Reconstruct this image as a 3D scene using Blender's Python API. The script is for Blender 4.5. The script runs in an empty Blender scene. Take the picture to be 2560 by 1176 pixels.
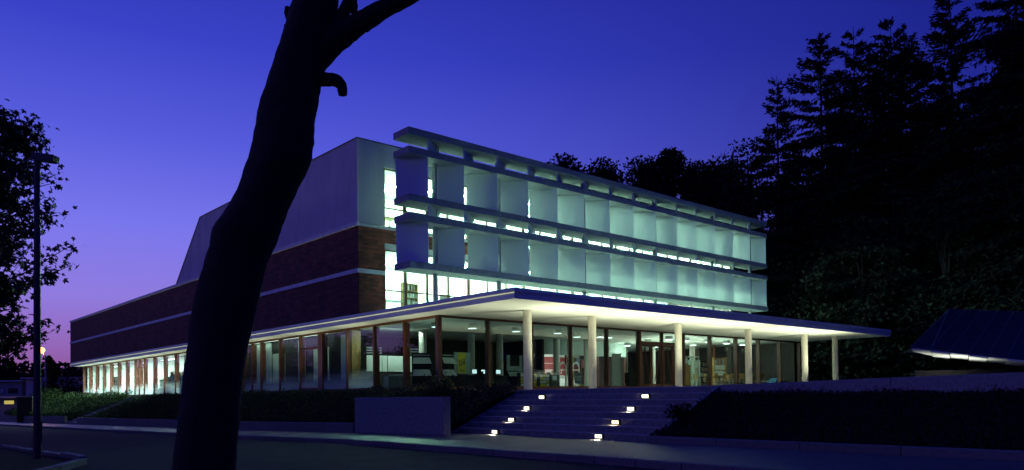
import bpy, bmesh, math, random
import numpy as np
from mathutils import Matrix, Vector, Euler
random.seed(7)
rng = np.random.default_rng(7)
SC = bpy.context.scene
COL = SC.collection
R = math.radians

# ------------------------------------------------------------------ camera
cam_d = bpy.data.cameras.new('camera')
cam = bpy.data.objects.new('camera', cam_d); COL.objects.link(cam)
SC.camera = cam
CAM = Vector((-19.3873, -21.9434, -0.4079))
_a = 0.0546 + math.pi / 4
_f = Vector((math.cos(_a), math.sin(_a), 0)); _r = Vector((math.sin(_a), -math.cos(_a), 0)); _u = Vector((0, 0, 1))
_p = 0.016733; _q = -0.0117
FW = _f * math.cos(_p) + _u * math.sin(_p); _u2 = _u * math.cos(_p) - _f * math.sin(_p)
RT = _r * math.cos(_q) + _u2 * math.sin(_q); UP = _u2 * math.cos(_q) - _r * math.sin(_q)
m = Matrix.Identity(4)
for i in range(3):
    m[i][0], m[i][1], m[i][2], m[i][3] = RT[i], UP[i], -FW[i], CAM[i]
cam.matrix_world = m
cam_d.sensor_width = 36; cam_d.lens = 1917.9 / 2560 * 36
cam_d.shift_x = -0.00867; cam_d.shift_y = 0.1439
cam_d.clip_start = 0.1; cam_d.clip_end = 4000

# ------------------------------------------------------------------ sky, sun, exposure
W = bpy.data.worlds.new('World'); SC.world = W; W.use_nodes = True
nt = W.node_tree; nt.nodes.clear()
def N(tree, typ, **kw):
    n = tree.nodes.new(typ)
    for k, v in kw.items(): setattr(n, k, v)
    return n
L = nt.links.new
GLOW = Vector((math.cos(R(112)), math.sin(R(112)), 0))
tc = N(nt, 'ShaderNodeTexCoord')
sep = N(nt, 'ShaderNodeSeparateXYZ'); L(tc.outputs['Generated'], sep.inputs[0])
def s2l(c): return tuple(((v / 255 + .055) / 1.055) ** 2.4 if v > 10 else v / 255 / 12.92 for v in c) + (1,)
def sky_ramp(stops):
    r = N(nt, 'ShaderNodeValToRGB'); el = r.color_ramp.elements
    el[0].position, el[0].color = stops[0][0], s2l(stops[0][1]); el[1].position, el[1].color = stops[-1][0], s2l(stops[-1][1])
    for p_, c_ in stops[1:-1]:
        e = el.new(p_); e.color = s2l(c_)
    L(sep.outputs['Z'], r.inputs[0]); return r
glow = sky_ramp([(0.0, (110, 66, 118)), (0.03, (140, 84, 152)), (0.065, (146, 102, 186)), (0.12, (142, 122, 222)), (0.20, (121, 118, 236)),
                 (0.30, (85, 91, 220)), (0.40, (57, 66, 199)), (0.50, (41, 50, 171)), (0.70, (32, 43, 152)), (1.0, (22, 34, 124))])
anti = sky_ramp([(0.0, (28, 38, 112)), (0.2, (22, 32, 136)), (0.5, (17, 26, 122)), (1.0, (22, 34, 124))])
flat = N(nt, 'ShaderNodeVectorMath', operation='MULTIPLY'); flat.inputs[1].default_value = (1, 1, 0); L(tc.outputs['Generated'], flat.inputs[0])
nrm = N(nt, 'ShaderNodeVectorMath', operation='NORMALIZE'); L(flat.outputs[0], nrm.inputs[0])
dot = N(nt, 'ShaderNodeVectorMath', operation='DOT_PRODUCT'); dot.inputs[1].default_value = GLOW; L(nrm.outputs[0], dot.inputs[0])
fac = N(nt, 'ShaderNodeMapRange', interpolation_type='SMOOTHSTEP'); fac.inputs[1].default_value = -.33; fac.inputs[2].default_value = .85; L(dot.outputs['Value'], fac.inputs[0])
mul = N(nt, 'ShaderNodeMix', data_type='RGBA'); L(fac.outputs[0], mul.inputs[0]); L(anti.outputs[0], mul.inputs[6]); L(glow.outputs[0], mul.inputs[7])
bg = N(nt, 'ShaderNodeBackground'); bg.inputs[1].default_value = 1.0; L(mul.outputs[2], bg.inputs[0])
sky = N(nt, 'ShaderNodeTexSky', sky_type='NISHITA'); sky.sun_disc = False
sky.sun_elevation = R(-4); sky.sun_rotation = R(90 - 112)
bg2 = N(nt, 'ShaderNodeBackground'); bg2.inputs[1].default_value = 0.05; L(sky.outputs[0], bg2.inputs[0])
add = N(nt, 'ShaderNodeAddShader'); L(bg.outputs[0], add.inputs[0]); L(bg2.outputs[0], add.inputs[1])
wo = N(nt, 'ShaderNodeOutputWorld'); L(add.outputs[0], wo.inputs[0])
sun_d = bpy.data.lights.new('afterglow_sun', 'SUN'); sun_d.energy = 0.07; sun_d.angle = R(60); sun_d.color = (.50, .52, 1.0)
sun = bpy.data.objects.new('afterglow_sun', sun_d); COL.objects.link(sun)
sun.rotation_euler = Vector((-GLOW.x, -GLOW.y, -.28)).to_track_quat('-Z', 'Y').to_euler()
SC.view_settings.view_transform = 'Standard'; SC.view_settings.look = 'None'
SC.view_settings.exposure = 0; SC.view_settings.gamma = 1; SC.view_settings.use_curve_mapping = False
SC.cycles.use_denoising = True; SC.cycles.use_adaptive_sampling = False
SC.cycles.max_bounces = 8; SC.cycles.transparent_max_bounces = 24; SC.cycles.diffuse_bounces = 4
SC.cycles.sample_clamp_indirect = 6.0
SC.cycles.caustics_reflective = False; SC.cycles.caustics_refractive = False

# ------------------------------------------------------------------ helpers
class MB:
    def __init__(s): s.v = []; s.f = []
    def add(s, vs, fs):
        o = len(s.v); s.v += [tuple(p) for p in vs]; s.f += [tuple(i + o for i in q) for q in fs]; return s
    def box(s, x0, x1, y0, y1, z0, z1):
        return s.add([(x0, y0, z0), (x1, y0, z0), (x1, y1, z0), (x0, y1, z0), (x0, y0, z1), (x1, y0, z1), (x1, y1, z1), (x0, y1, z1)],
                     [(3, 2, 1, 0), (4, 5, 6, 7), (0, 1, 5, 4), (1, 2, 6, 5), (2, 3, 7, 6), (3, 0, 4, 7)])
    def cbox(s, c, d, rot=None):
        vs = []
        for z in (-1, 1):
            for x, y in ((-1, -1), (1, -1), (1, 1), (-1, 1)):
                p = Vector((x * d[0] / 2, y * d[1] / 2, z * d[2] / 2))
                if rot is not None: p = rot @ p
                vs.append(p + Vector(c))
        return s.add(vs, [(3, 2, 1, 0), (4, 5, 6, 7), (0, 1, 5, 4), (1, 2, 6, 5), (2, 3, 7, 6), (3, 0, 4, 7)])
    def poly(s, pts, z0, z1):           # plan polygon, counter-clockwise
        n = len(pts); vs = [(x, y, z0) for x, y in pts] + [(x, y, z1) for x, y in pts]
        return s.add(vs, [tuple(range(n - 1, -1, -1)), tuple(range(n, 2 * n))] + [(i, (i + 1) % n, n + (i + 1) % n, n + i) for i in range(n)])
    def yz(s, pts, x0, x1):             # polygon in y,z extruded along x
        n = len(pts); vs = [(x0, y, z) for y, z in pts] + [(x1, y, z) for y, z in pts]
        return s.add(vs, [tuple(range(n)), tuple(range(2 * n - 1, n - 1, -1))] + [(i, n + i, n + (i + 1) % n, (i + 1) % n) for i in range(n)])
    def cyl(s, x, y, z0, z1, r, n=20, r1=None):
        r1 = r if r1 is None else r1
        vs = [(x + r * math.cos(2 * math.pi * i / n), y + r * math.sin(2 * math.pi * i / n), z0) for i in range(n)]
        vs += [(x + r1 * math.cos(2 * math.pi * i / n), y + r1 * math.sin(2 * math.pi * i / n), z1) for i in range(n)]
        return s.add(vs, [tuple(range(n - 1, -1, -1)), tuple(range(n, 2 * n))] + [(i, (i + 1) % n, n + (i + 1) % n, n + i) for i in range(n)])
    def tube(s, path, rad, n=8, jitter=0.0, flat_=1.0):
        path = [Vector(p) for p in path]; rings = []
        ref = None
        for i, p in enumerate(path):
            t = (path[min(i + 1, len(path) - 1)] - path[max(i - 1, 0)]).normalized()
            if ref is None: ref = Vector((1, 0, 0)) if abs(t.x) < .9 else Vector((0, 1, 0))
            a = (ref - t * ref.dot(t)).normalized(); b = t.cross(a); ref = a
            r = rad[i] if hasattr(rad, '__len__') else rad
            rings.append([p + (a * math.cos(2 * math.pi * k / n) + b * math.sin(2 * math.pi * k / n)) * r * (1 + jitter * (random.random() - .5)) for k in range(n)])
        vs = [q for rg in rings for q in rg]; fs = []
        for i in range(len(path) - 1):
            for k in range(n): fs.append((i * n + k, i * n + (k + 1) % n, (i + 1) * n + (k + 1) % n, (i + 1) * n + k))
        fs.append(tuple(range(n - 1, -1, -1))); o = (len(path) - 1) * n; fs.append(tuple(range(o, o + n)))
        return s.add(vs, fs)
    def build(s, name, mat, parent=None, smooth=False, kind=None, bevel=0, label=None):
        me = bpy.data.meshes.new(name); me.from_pydata([tuple(v) for v in s.v], [], s.f)
        return link(name, me, mat, parent, smooth, kind, bevel, label)
def link(name, me, mat, parent=None, smooth=False, kind=None, bevel=0, label=None, loc=None):
    if mat is not None and not me.materials: me.materials.append(mat)
    if smooth:
        me.shade_smooth()
        try: me.set_sharp_from_angle(angle=R(40))
        except Exception: pass
    o = bpy.data.objects.new(name, me); COL.objects.link(o)
    if parent is not None: o.parent = parent
    if loc is not None: o.location = loc
    if kind: o['kind'] = kind
    if label: o['label'] = label
    if bevel:
        b = o.modifiers.new('bevel', 'BEVEL'); b.width = bevel; b.segments = 2; b.limit_method = 'ANGLE'
    return o
def npmesh(name, V, F):
    me = bpy.data.meshes.new(name); V = np.asarray(V, np.float32); F = np.asarray(F, np.int32)
    me.vertices.add(len(V)); me.vertices.foreach_set('co', V.ravel())
    k = F.shape[1]; me.loops.add(F.size); me.loops.foreach_set('vertex_index', F.ravel())
    me.polygons.add(len(F)); me.polygons.foreach_set('loop_start', np.arange(0, F.size, k, dtype=np.int32))
    me.update(calc_edges=True); me.validate(); return me
def tag(o, label, cat, group=None):
    o['label'] = label; o['category'] = cat
    if group: o['group'] = group
    return o
def thing(name, label, cat, loc=(0, 0, 0), rz=0, group=None):
    o = bpy.data.objects.new(name, None); COL.objects.link(o); o.empty_display_size = .3
    o.location = loc; o.rotation_euler = (0, 0, rz); return tag(o, label, cat, group)
def copy_thing(root, loc, rz, label, group=None):
    r = root.copy(); COL.objects.link(r); r.location = loc; r.rotation_euler = (0, 0, rz); r['label'] = label
    if group: r['group'] = group
    for ch in list(root.children):
        c = ch.copy(); COL.objects.link(c); c.parent = r
        for g in list(ch.children):
            d = g.copy(); COL.objects.link(d); d.parent = c
    return r

# ------------------------------------------------------------------ materials
def mat(name, col, rough=.7, metal=0, noise=0, nscale=3, bump=0, bscale=30, col2=None, island=0, objrand=0, stretch=None, spec=.5):
    M = bpy.data.materials.new(name); M.use_nodes = True; t = M.node_tree; b = t.nodes['Principled BSDF']
    b.inputs['Roughness'].default_value = rough; b.inputs['Metallic'].default_value = metal
    b.inputs['Specular IOR Level'].default_value = spec
    co = N(t, 'ShaderNodeTexCoord'); src = co.outputs['Object']
    if stretch:
        mp = N(t, 'ShaderNodeMapping'); mp.inputs['Scale'].default_value = stretch; t.links.new(src, mp.inputs[0]); src = mp.outputs[0]
    c1 = tuple(col) + (1,); cout = None
    if noise:
        n = N(t, 'ShaderNodeTexNoise'); n.inputs['Scale'].default_value = nscale; n.inputs['Detail'].default_value = 6; n.inputs['Roughness'].default_value = .65
        t.links.new(src, n.inputs['Vector'])
        c2 = tuple(col2) + (1,) if col2 else tuple(v * (1 - noise) for v in col) + (1,)
        rp = N(t, 'ShaderNodeValToRGB'); rp.color_ramp.elements[0].position = .33; rp.color_ramp.elements[1].position = .67
        rp.color_ramp.elements[0].color = c2; rp.color_ramp.elements[1].color = c1
        t.links.new(n.outputs[0], rp.inputs[0]); cout = rp.outputs[0]
    if island or objrand:
        if island: g = N(t, 'ShaderNodeNewGeometry').outputs['Random Per Island']
        else: g = N(t, 'ShaderNodeObjectInfo').outputs['Random']
        k = island or objrand
        mrn = N(t, 'ShaderNodeMapRange'); mrn.inputs[3].default_value = 1 - k; mrn.inputs[4].default_value = 1 + k; t.links.new(g, mrn.inputs[0])
        mx = N(t, 'ShaderNodeMix', data_type='RGBA', blend_type='MULTIPLY'); mx.inputs[0].default_value = 1
        if cout: t.links.new(cout, mx.inputs[6])
        else: mx.inputs[6].default_value = c1
        t.links.new(mrn.outputs[0], mx.inputs[7]); cout = mx.outputs[2]
    if cout: t.links.new(cout, b.inputs['Base Color'])
    else: b.inputs['Base Color'].default_value = c1
    if bump:
        n2 = N(t, 'ShaderNodeTexNoise'); n2.inputs['Scale'].default_value = bscale; n2.inputs['Detail'].default_value = 5; t.links.new(src, n2.inputs['Vector'])
        bp = N(t, 'ShaderNodeBump'); bp.inputs['Strength'].default_value = bump; bp.inputs['Distance'].default_value = .02
        t.links.new(n2.outputs[0], bp.inputs['Height']); t.links.new(bp.outputs[0], b.inputs['Normal'])
    return M
def emit(name, col, s):
    M = bpy.data.materials.new(name); M.use_nodes = True; t = M.node_tree; t.nodes.clear()
    e = N(t, 'ShaderNodeEmission'); e.inputs[0].default_value = tuple(col) + (1,); e.inputs[1].default_value = s
    o = N(t, 'ShaderNodeOutputMaterial'); t.links.new(e.outputs[0], o.inputs[0]); return M
def glass(name, tint=(.86, .96, .93), film=None, refl=1.0):
    M = bpy.data.materials.new(name); M.use_nodes = True; t = M.node_tree; t.nodes.clear()
    tr = N(t, 'ShaderNodeBsdfTransparent'); tr.inputs[0].default_value = tuple(tint) + (1,)
    gl = N(t, 'ShaderNodeBsdfGlossy'); gl.inputs['Roughness'].default_value = .004
    lw = N(t, 'ShaderNodeLayerWeight'); lw.inputs[0].default_value = .5      # Schlick reflectance, the same on both faces of the pane
    pw_ = N(t, 'ShaderNodeMath', operation='POWER'); pw_.inputs[1].default_value = 5; t.links.new(lw.outputs['Facing'], pw_.inputs[0])
    mp = N(t, 'ShaderNodeMath', operation='MULTIPLY_ADD'); mp.inputs[1].default_value = .9; mp.inputs[2].default_value = .04 * refl; mp.use_clamp = True
    t.links.new(pw_.outputs[0], mp.inputs[0])
    mx = N(t, 'ShaderNodeMixShader'); t.links.new(mp.outputs[0], mx.inputs[0]); t.links.new(tr.outputs[0], mx.inputs[1]); t.links.new(gl.outputs[0], mx.inputs[2])
    out = mx.outputs[0]
    if film:      # pale film that fades out upwards from the sill, with noise
        co = N(t, 'ShaderNodeTexCoord'); sp = N(t, 'ShaderNodeSeparateXYZ'); t.links.new(co.outputs['Object'], sp.inputs[0])
        no = N(t, 'ShaderNodeTexNoise'); no.inputs['Scale'].default_value = 1.3; t.links.new(co.outputs['Object'], no.inputs['Vector'])
        ad = N(t, 'ShaderNodeMath', operation='MULTIPLY_ADD'); ad.inputs[1].default_value = .25; ad.inputs[2].default_value = -.12; t.links.new(no.outputs[0], ad.inputs[0])
        a2 = N(t, 'ShaderNodeMath', operation='ADD'); t.links.new(sp.outputs['Z'], a2.inputs[0]); t.links.new(ad.outputs[0], a2.inputs[1])
        rg = N(t, 'ShaderNodeMapRange', interpolation_type='SMOOTHSTEP'); rg.inputs[1].default_value = -.1; rg.inputs[2].default_value = 1.15; rg.inputs[3].default_value = film; rg.inputs[4].default_value = 0.0
        t.links.new(a2.outputs[0], rg.inputs[0])
        df = N(t, 'ShaderNodeBsdfDiffuse'); df.inputs[0].default_value = (.62, .74, .75, 1)
        tl = N(t, 'ShaderNodeBsdfTranslucent'); tl.inputs[0].default_value = (.62, .74, .75, 1)
        m1 = N(t, 'ShaderNodeMixShader'); m1.inputs[0].default_value = .5; t.links.new(df.outputs[0], m1.inputs[1]); t.links.new(tl.outputs[0], m1.inputs[2])
        m2 = N(t, 'ShaderNodeMixShader'); t.links.new(rg.outputs[0], m2.inputs[0]); t.links.new(out, m2.inputs[1]); t.links.new(m1.outputs[0], m2.inputs[2]); out = m2.outputs[0]
    o = N(t, 'ShaderNodeOutputMaterial'); t.links.new(out, o.inputs[0]); return M
M = {}
M['asphalt'] = mat('asphalt', (.035, .034, .036), .85, noise=.5, nscale=1.2, bump=.35, bscale=120, spec=.12)
M['pavement'] = mat('pavement_asphalt', (.10, .10, .098), .45, noise=.45, nscale=1.1, bump=.3, bscale=90)
M['kerb'] = mat('kerb_granite', (.17, .165, .16), .7, noise=.3, nscale=14, objrand=.12, bump=.3, bscale=60)
M['earth'] = mat('dark_earth', (.028, .024, .02), .95, spec=.1, noise=.5, nscale=2.5, bump=.5, bscale=18)
M['concrete'] = mat('washed_concrete', (.36, .345, .33), .85, noise=.4, nscale=11, bump=.4, bscale=70)
M['step'] = mat('step_concrete', (.31, .30, .29), .8, noise=.5, nscale=10, bump=.4, bscale=80, objrand=.08)
M['tread_light_paint'] = mat('tread_edge_light_paint', (.50, .49, .47), .75, noise=.3, nscale=8)  # pale tone stands for sky light on the tread edges
M['render'] = mat('wall_render', (.66, .63, .66), .9, noise=.22, nscale=.9, bump=.15, bscale=90, stretch=(1, 1, .35))
M['white'] = mat('white_concrete', (.80, .80, .80), .8, noise=.12, nscale=2.0, bump=.15, bscale=50)
M['band'] = mat('stone_band', (.80, .79, .79), .8, noise=.3, nscale=3.5, stretch=(1, 1.2, .3))
M['soffit'] = mat('soffit_plaster', (.80, .80, .76), .85, noise=.07, nscale=.7)
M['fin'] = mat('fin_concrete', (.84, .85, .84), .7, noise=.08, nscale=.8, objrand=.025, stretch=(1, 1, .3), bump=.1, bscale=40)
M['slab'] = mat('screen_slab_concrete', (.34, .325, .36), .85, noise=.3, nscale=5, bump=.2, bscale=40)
M['col'] = mat('column_concrete', (.66, .62, .55), .8, noise=.12, nscale=3, bump=.12, bscale=40)
M['brick'] = mat('brown_red_brick', (.175, .036, .025), .8, noise=.6, nscale=1.3, island=.55, bump=.4, bscale=40)
M['brick_one'] = mat('brown_red_brick_single', (.175, .036, .025), .8, noise=.5, nscale=3, objrand=.55, bump=.4, bscale=40)
M['mortar'] = mat('brick_mortar', (.035, .022, .022), .95, noise=.3, nscale=8)
M['wood'] = mat('red_brown_timber', (.19, .05, .022), .5, noise=.35, nscale=6, stretch=(4, 4, .4))
M['wood_dark'] = mat('dark_red_timber', (.10, .03, .018), .5, noise=.35, nscale=6, stretch=(4, 4, .4))
M['oak'] = mat('light_oak', (.46, .27, .09), .5, noise=.3, nscale=5, stretch=(4, 4, .5))
M['metal'] = mat('dark_metal', (.06, .06, .065), .45, metal=.6, noise=.2, nscale=8)
M['alu'] = mat('grey_metal', (.38, .39, .41), .4, metal=.7, noise=.15, nscale=8)
M['coping'] = mat('dark_coping', (.05, .045, .05), .6)
M['iwall'] = mat('interior_white', (.70, .74, .70), .8, noise=.06, nscale=1)
M['iteal'] = mat('interior_grey_green', (.42, .50, .48), .8, noise=.1, nscale=1)
M['idark'] = mat('interior_dark_panel', (.035, .028, .03), .7, noise=.3, nscale=3)
M['ired'] = mat('interior_red', (.24, .05, .05), .75, noise=.1, nscale=2)
M['ifloor'] = mat('interior_floor', (.22, .23, .22), .35, noise=.15, nscale=2)
M['blue'] = mat('blue_shell', (.10, .33, .72), .35, noise=.05, nscale=4)
M['paper'] = mat('paper', (.80, .82, .78), .8, noise=.08, nscale=10)
M['books'] = mat('book_spines', (.42, .34, .30), .7, island=.75)
M['black'] = mat('black_plastic', (.02, .02, .022), .4, noise=.2, nscale=5)
M['yellow'] = mat('yellow_print', (.75, .62, .05), .6, noise=.06, nscale=6)
M['green'] = mat('green_print', (.10, .32, .10), .6, noise=.15, nscale=6)
M['slate'] = mat('blue_grey_print', (.14, .19, .28), .6, noise=.15, nscale=6)
M['bark'] = mat('dark_bark', (.026, .02, .017), .95, noise=.5, nscale=9, bump=1.0, bscale=24, stretch=(2.2, 2.2, .7))
M['leaf'] = mat('leaf_green', (.045, .085, .03), .6, spec=.12, island=.4)
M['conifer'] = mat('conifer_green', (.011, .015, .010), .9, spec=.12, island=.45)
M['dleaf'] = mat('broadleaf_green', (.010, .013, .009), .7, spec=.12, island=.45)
M['grass'] = mat('bank_green', (.04, .075, .024), .7, spec=.12, island=.5)
M['weed'] = mat('weed_brown_green', (.03, .03, .02), .8, spec=.12, island=.5)
M['flower'] = mat('yellow_flower', (.62, .48, .05), .6, island=.2)
M['far_white'] = mat('far_white_cladding', (.52, .54, .60), .7, noise=.12, nscale=.6)
M['far_grey'] = mat('far_grey_cladding', (.34, .36, .42), .7, noise=.15, nscale=.6)
M['roof_glass'] = mat('dark_roof_glass', (.02, .02, .026), .4, noise=.2, nscale=1)
M['roof_bar'] = mat('roof_bar', (.16, .16, .18), .5)
M['glass'] = glass('facade_glass', refl=1.9)
M['glass_film'] = glass('facade_glass_with_pale_film', film=.62, refl=1.5)
M['glass_up'] = glass('upper_glass', (.93, .99, .96))
M['led'] = emit('fascia_light', (.95, 1, .55), .55)
M['tube'] = emit('lamp_diffuser', (.86, 1, .93), 7)
M['tube_dim'] = emit('lamp_diffuser_dim', (.8, 1, .95), 2.2)
M['stepl'] = emit('step_light_diffuser', (1, .95, .70), 3.2)
M['stepl_w'] = emit('step_light_diffuser_amber', (1, .80, .42), 3.2)
M['sodium'] = emit('sodium_lamp', (1, .40, .07), 9)
M['lit'] = emit('lit_yellow_window', (1, .78, .22), .5)
M['screen'] = emit('monitor_screen', (.75, .95, 1), 1.1)
FLUO = (.74, 1.0, .84)
FLUO_UP = (.56, 1.0, .76)

def zp(y): return float(np.interp(y, [-60, -2, 12, 60, 110, 400], [-1.6, -1.6, -1.83, -2.42, -3.0, -3.3]))

# ================================================================== SETTING
YS = [-400, -60, -30, -20, -10, -2, 4, 12, 20, 30, 45, 60, 80, 110, 160, 250, 400]
def strip(name, x0, x1, ys, dz, mt, kind='structure', thick=None):
    b = MB(); n = len(ys)
    vs = [(x, y, zp(y) + dz) for y in ys for x in (x0, x1)]
    b.add(vs, [(2 * i, 2 * i + 1, 2 * i + 3, 2 * i + 2) for i in range(n - 1)])
    return b.build(name, mt, kind=kind)
gb = MB(); XS = [-1500, -300, -60, -30, -16, -8, 0, 40, 80, 300, 1500]; YG = [-1500] + YS + [700, 1500]
gb.add([(x, y, zp(y) - .32) for y in YG for x in XS], [(j * 11 + i, j * 11 + i + 1, (j + 1) * 11 + i + 1, (j + 1) * 11 + i) for j in range(len(YG) - 1) for i in range(10)])
gb.build('ground', M['earth'], kind='structure')
strip('road', -40, -8.62, YS[1:], -.13, M['asphalt'])
strip('pavement', -8.44, -4.2, YS[1:], 0, M['pavement'])
# kerb of single stones
kerb = bpy.data.objects.new('kerb', None); COL.objects.link(kerb); kerb['kind'] = 'structure'
ks = MB().box(-.09, .09, .006, .994, -.26, .012); kme = bpy.data.meshes.new('kerb_stone'); kme.from_pydata(ks.v, [], ks.f)
y = -26.0
while y < 60:
    o = link('kerb_stone', kme, M['kerb'], kerb, loc=(-8.53 + random.uniform(-.006, .006), y, zp(y + .5) + random.uniform(-.005, .005)), bevel=.015)
    o.rotation_euler.x = math.atan(zp(y + 1) - zp(y)); y += 1.0
# foot kerb below the bank on the stairs' far side
fk = MB().box(-.12, .12, .005, 1.995, -.2, .16); fme = bpy.data.meshes.new('kerb_stone_large'); fme.from_pydata(fk.v, [], fk.f)
foot = bpy.data.objects.new('bank_kerb', None); COL.objects.link(foot); foot['kind'] = 'structure'
for k in range(10):
    y = -12.05 - 2 * k
    link('kerb_stone', fme, M['kerb'], foot, loc=(-4.55 - .01 * k, y, -1.6 + random.uniform(-.006, .006)), bevel=.02)
# planted island by the near lamp post
isl = bpy.data.objects.new('island_kerb', None); COL.objects.link(isl); isl['kind'] = 'structure'
pts = [(-17.4, -7.6), (-16.9, -6.7), (-16.3, -5.6), (-15.85, -4.7), (-15.55, -4.1), (-15.5, -3.5), (-15.55, -2.4), (-15.6, -1.4), (-15.6, -.4), (-15.6, .8), (-15.6, 2), (-15.6, 3.2), (-15.6, 4.4), (-15.6, 5.6)]
for (ax, ay), (bx, by) in zip(pts[:-1], pts[1:]):
    d = math.hypot(bx - ax, by - ay); b = MB().box(0, d - .012, -.08, .08, -.3, .13 if (ay < -4.2 or ay > -3.4) else .17)
    o = b.build('kerb_stone', M['kerb'], isl, bevel=.015); o.location = (ax, ay, zp(ay) - .13); o.rotation_euler.z = math.atan2(by - ay, bx - ax)
ib = MB(); ip = pts + [(-21, 5.6), (-21, -7.6)]; ib.add([(x, y, zp(y) - .06) for x, y in ip], [tuple(range(len(ip)))]); ib.build('island_soil', M['earth'], kind='structure')

# terrace platform, its floor and the banks
TX = -1.6; TZ = -.22
tb = MB().poly([(TX + .02, -40), (60, -40), (60, 6.45), (1.05, 6.45), (1.05, 80), (-.35, 80), (-.35, 6.0), (-.5, 1.0), (TX + .02, -1.7)], -3.2, TZ)
tb.build('terrace', M['concrete'], kind='structure')
# left bank: from low wall at x=-5.4 up to the facade
def bank(name, ys, x0f, x1f, z0f, z1f, n, mt, amp=.07):
    b = MB(); vs = []
    for y in ys:
        for i in range(n + 1):
            t = i / n; s = t * t * (3 - 2 * t); s = .35 * t + .65 * s
            bump = amp * (random.random() - .5) if 0 < i < n else 0
            vs.append((x0f(y) + (x1f(y) - x0f(y)) * t, y, z0f(y) + (z1f(y) - z0f(y)) * s + bump))
    w = n + 1
    b.add(vs, [(j * w + i, j * w + i + 1, (j + 1) * w + i + 1, (j + 1) * w + i) for j in range(len(ys) - 1) for i in range(n)])
    b.build(name, mt, kind='structure', smooth=True); return vs
def bx1(y): return -.4 if y > 5 else float(np.interp(y, [-2.15, 1, 5], [-1.75, -.55, -.4]))
bl1 = bank('bank', list(np.arange(-2.15, 44.6, .6)) + [44.6], lambda y: -5.32, bx1, lambda y: zp(y) + (.30 if y > 2.6 else .02), lambda y: -.27, 8, M['earth'])
bl2 = bank('bank', list(np.arange(48.4, 80, .8)), lambda y: -5.32, bx1, lambda y: zp(y) + .45, lambda y: -.27, 8, M['earth'])
br = bank('bank', list(np.arange(-32, -10.0, .6)) + [-10.02], lambda y: -4.5, lambda y: TX - .01, lambda y: -1.46, lambda y: float(np.interp(y, [-20, -10], [-.50, -.46])), 7, M['earth'])

# stairway in front of the entrance: eight risers
stairs = bpy.data.objects.new('stairway', None); COL.objects.link(stairs); stairs['kind'] = 'structure'
RZ = (TZ + 1.6) / 8; TR = .39; SX0 = TX - 7 * TR
def riser_x(k): return TX - (k - 1) * TR          # k=1 is the topmost riser
for k in range(1, 9):
    z1 = TZ - (k - 1) * RZ; x0 = riser_x(k)
    x1 = x0 + TR if k > 1 else x0 + .6
    for j, (ya, yb) in enumerate(((-9.98, -7.36), (-7.354, -4.74), (-4.734, -2.12))):
        zz = z1 + (.004 if k == 1 else 0)
        MB().box(x0, x1 + (.0 if k > 1 else 0), ya, yb, z1 - RZ - .12, zz).build('step', M['step'], stairs, bevel=.012)
        MB().box(x0 - .012, x0 + .05, ya + .005, yb - .005, z1 - .022, zz + .004).build('tread_light_paint', M['tread_light_paint'], stairs, bevel=.004)  # added strip whose pale colour paints the sky light caught by the treads
sb = MB()
for s_, (ya, yb) in enumerate(((-2.115, -1.99), (-10.11, -9.985))):
    sb.add([(riser_x(8) - .25, ya, -1.75), (riser_x(8) - .25, yb, -1.75), (TX + .35, yb, -1.75), (TX + .35, ya, -1.75),
            (riser_x(8) - .25, ya, -1.57), (riser_x(8) - .25, yb, -1.57), (TX + .05, yb, TZ + .012), (TX + .05, ya, TZ + .012), (TX + .35, yb, TZ + .012), (TX + .35, ya, TZ + .012)],
           [(0, 1, 2, 3), (4, 7, 6, 5), (7, 9, 8, 6), (0, 4, 5, 1), (3, 2, 8, 9), (0, 3, 9, 7, 4), (1, 5, 6, 8, 2)])
sb.build('stringer', M['step'], stairs)
# small side stairway up the left bank
st2 = bpy.data.objects.new('side_stairway', None); COL.objects.link(st2); st2['kind'] = 'structure'
zb = zp(46.5)
for k in range(12):
    x0 = -5.5 + k * .42; z1 = zb + (k + 1) * (-.25 - zb) / 12
    MB().box(x0, x0 + .46, 44.75 + .12 * k * .3, 48.25 + .1 * k * .3, z1 - .5, z1).build('step', M['step'], st2, bevel=.01)

# walls of the grounds
rw = thing('retaining_wall', 'low speckled concrete terrace wall running right of the entrance steps', 'wall', (TX, -10.1, -1.6))
def rwz(y): return float(np.interp(y, [-30, -17, -10], [.10, -.06, -.20]))
for a, b_ in ((-10.12, -14.6), (-14.62, -19.0), (-19.02, -23.4), (-23.42, -27.8)):
    MB().yz([(b_ + 10.1, 0), (a + 10.1, 0), (a + 10.1, rwz(a) + 1.6), (b_ + 10.1, rwz(b_) + 1.6)], .005, .26).build('wall_panel', M['concrete'], rw, bevel=.012)
cb = MB().box(-.28, 0, -2.92, 2.42, -1.75, -.43).build('concrete_wall', M['concrete'], bevel=.015)
cb.location = (-5.25, 0, 0); tag(cb, 'short free-standing wall of speckled grey concrete left of the entrance steps', 'wall')
lw = thing('low_wall', 'long low stone wall between the pavement and the planted bank', 'wall', (-5.45, 2.0, 0))
ya = 2.46
while ya < 44.2:
    yb = min(ya + 2.2, 44.4)
    MB().yz([(ya - 2 + .008, zp(ya) - .3), (yb - 2 - .008, zp(yb) - .3), (yb - 2 - .008, zp(yb) + .33 + .004 * yb), (ya - 2 + .008, zp(ya) + .33 + .004 * ya)], -.12, .12).build('wall_stone', M['kerb'], lw, bevel=.02)
    ya = yb
lw2 = thing('low_wall', 'low stone wall under the bushy bank beyond the small side steps', 'wall', (-5.45, 48.5, 0))
ya = 48.5
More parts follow.
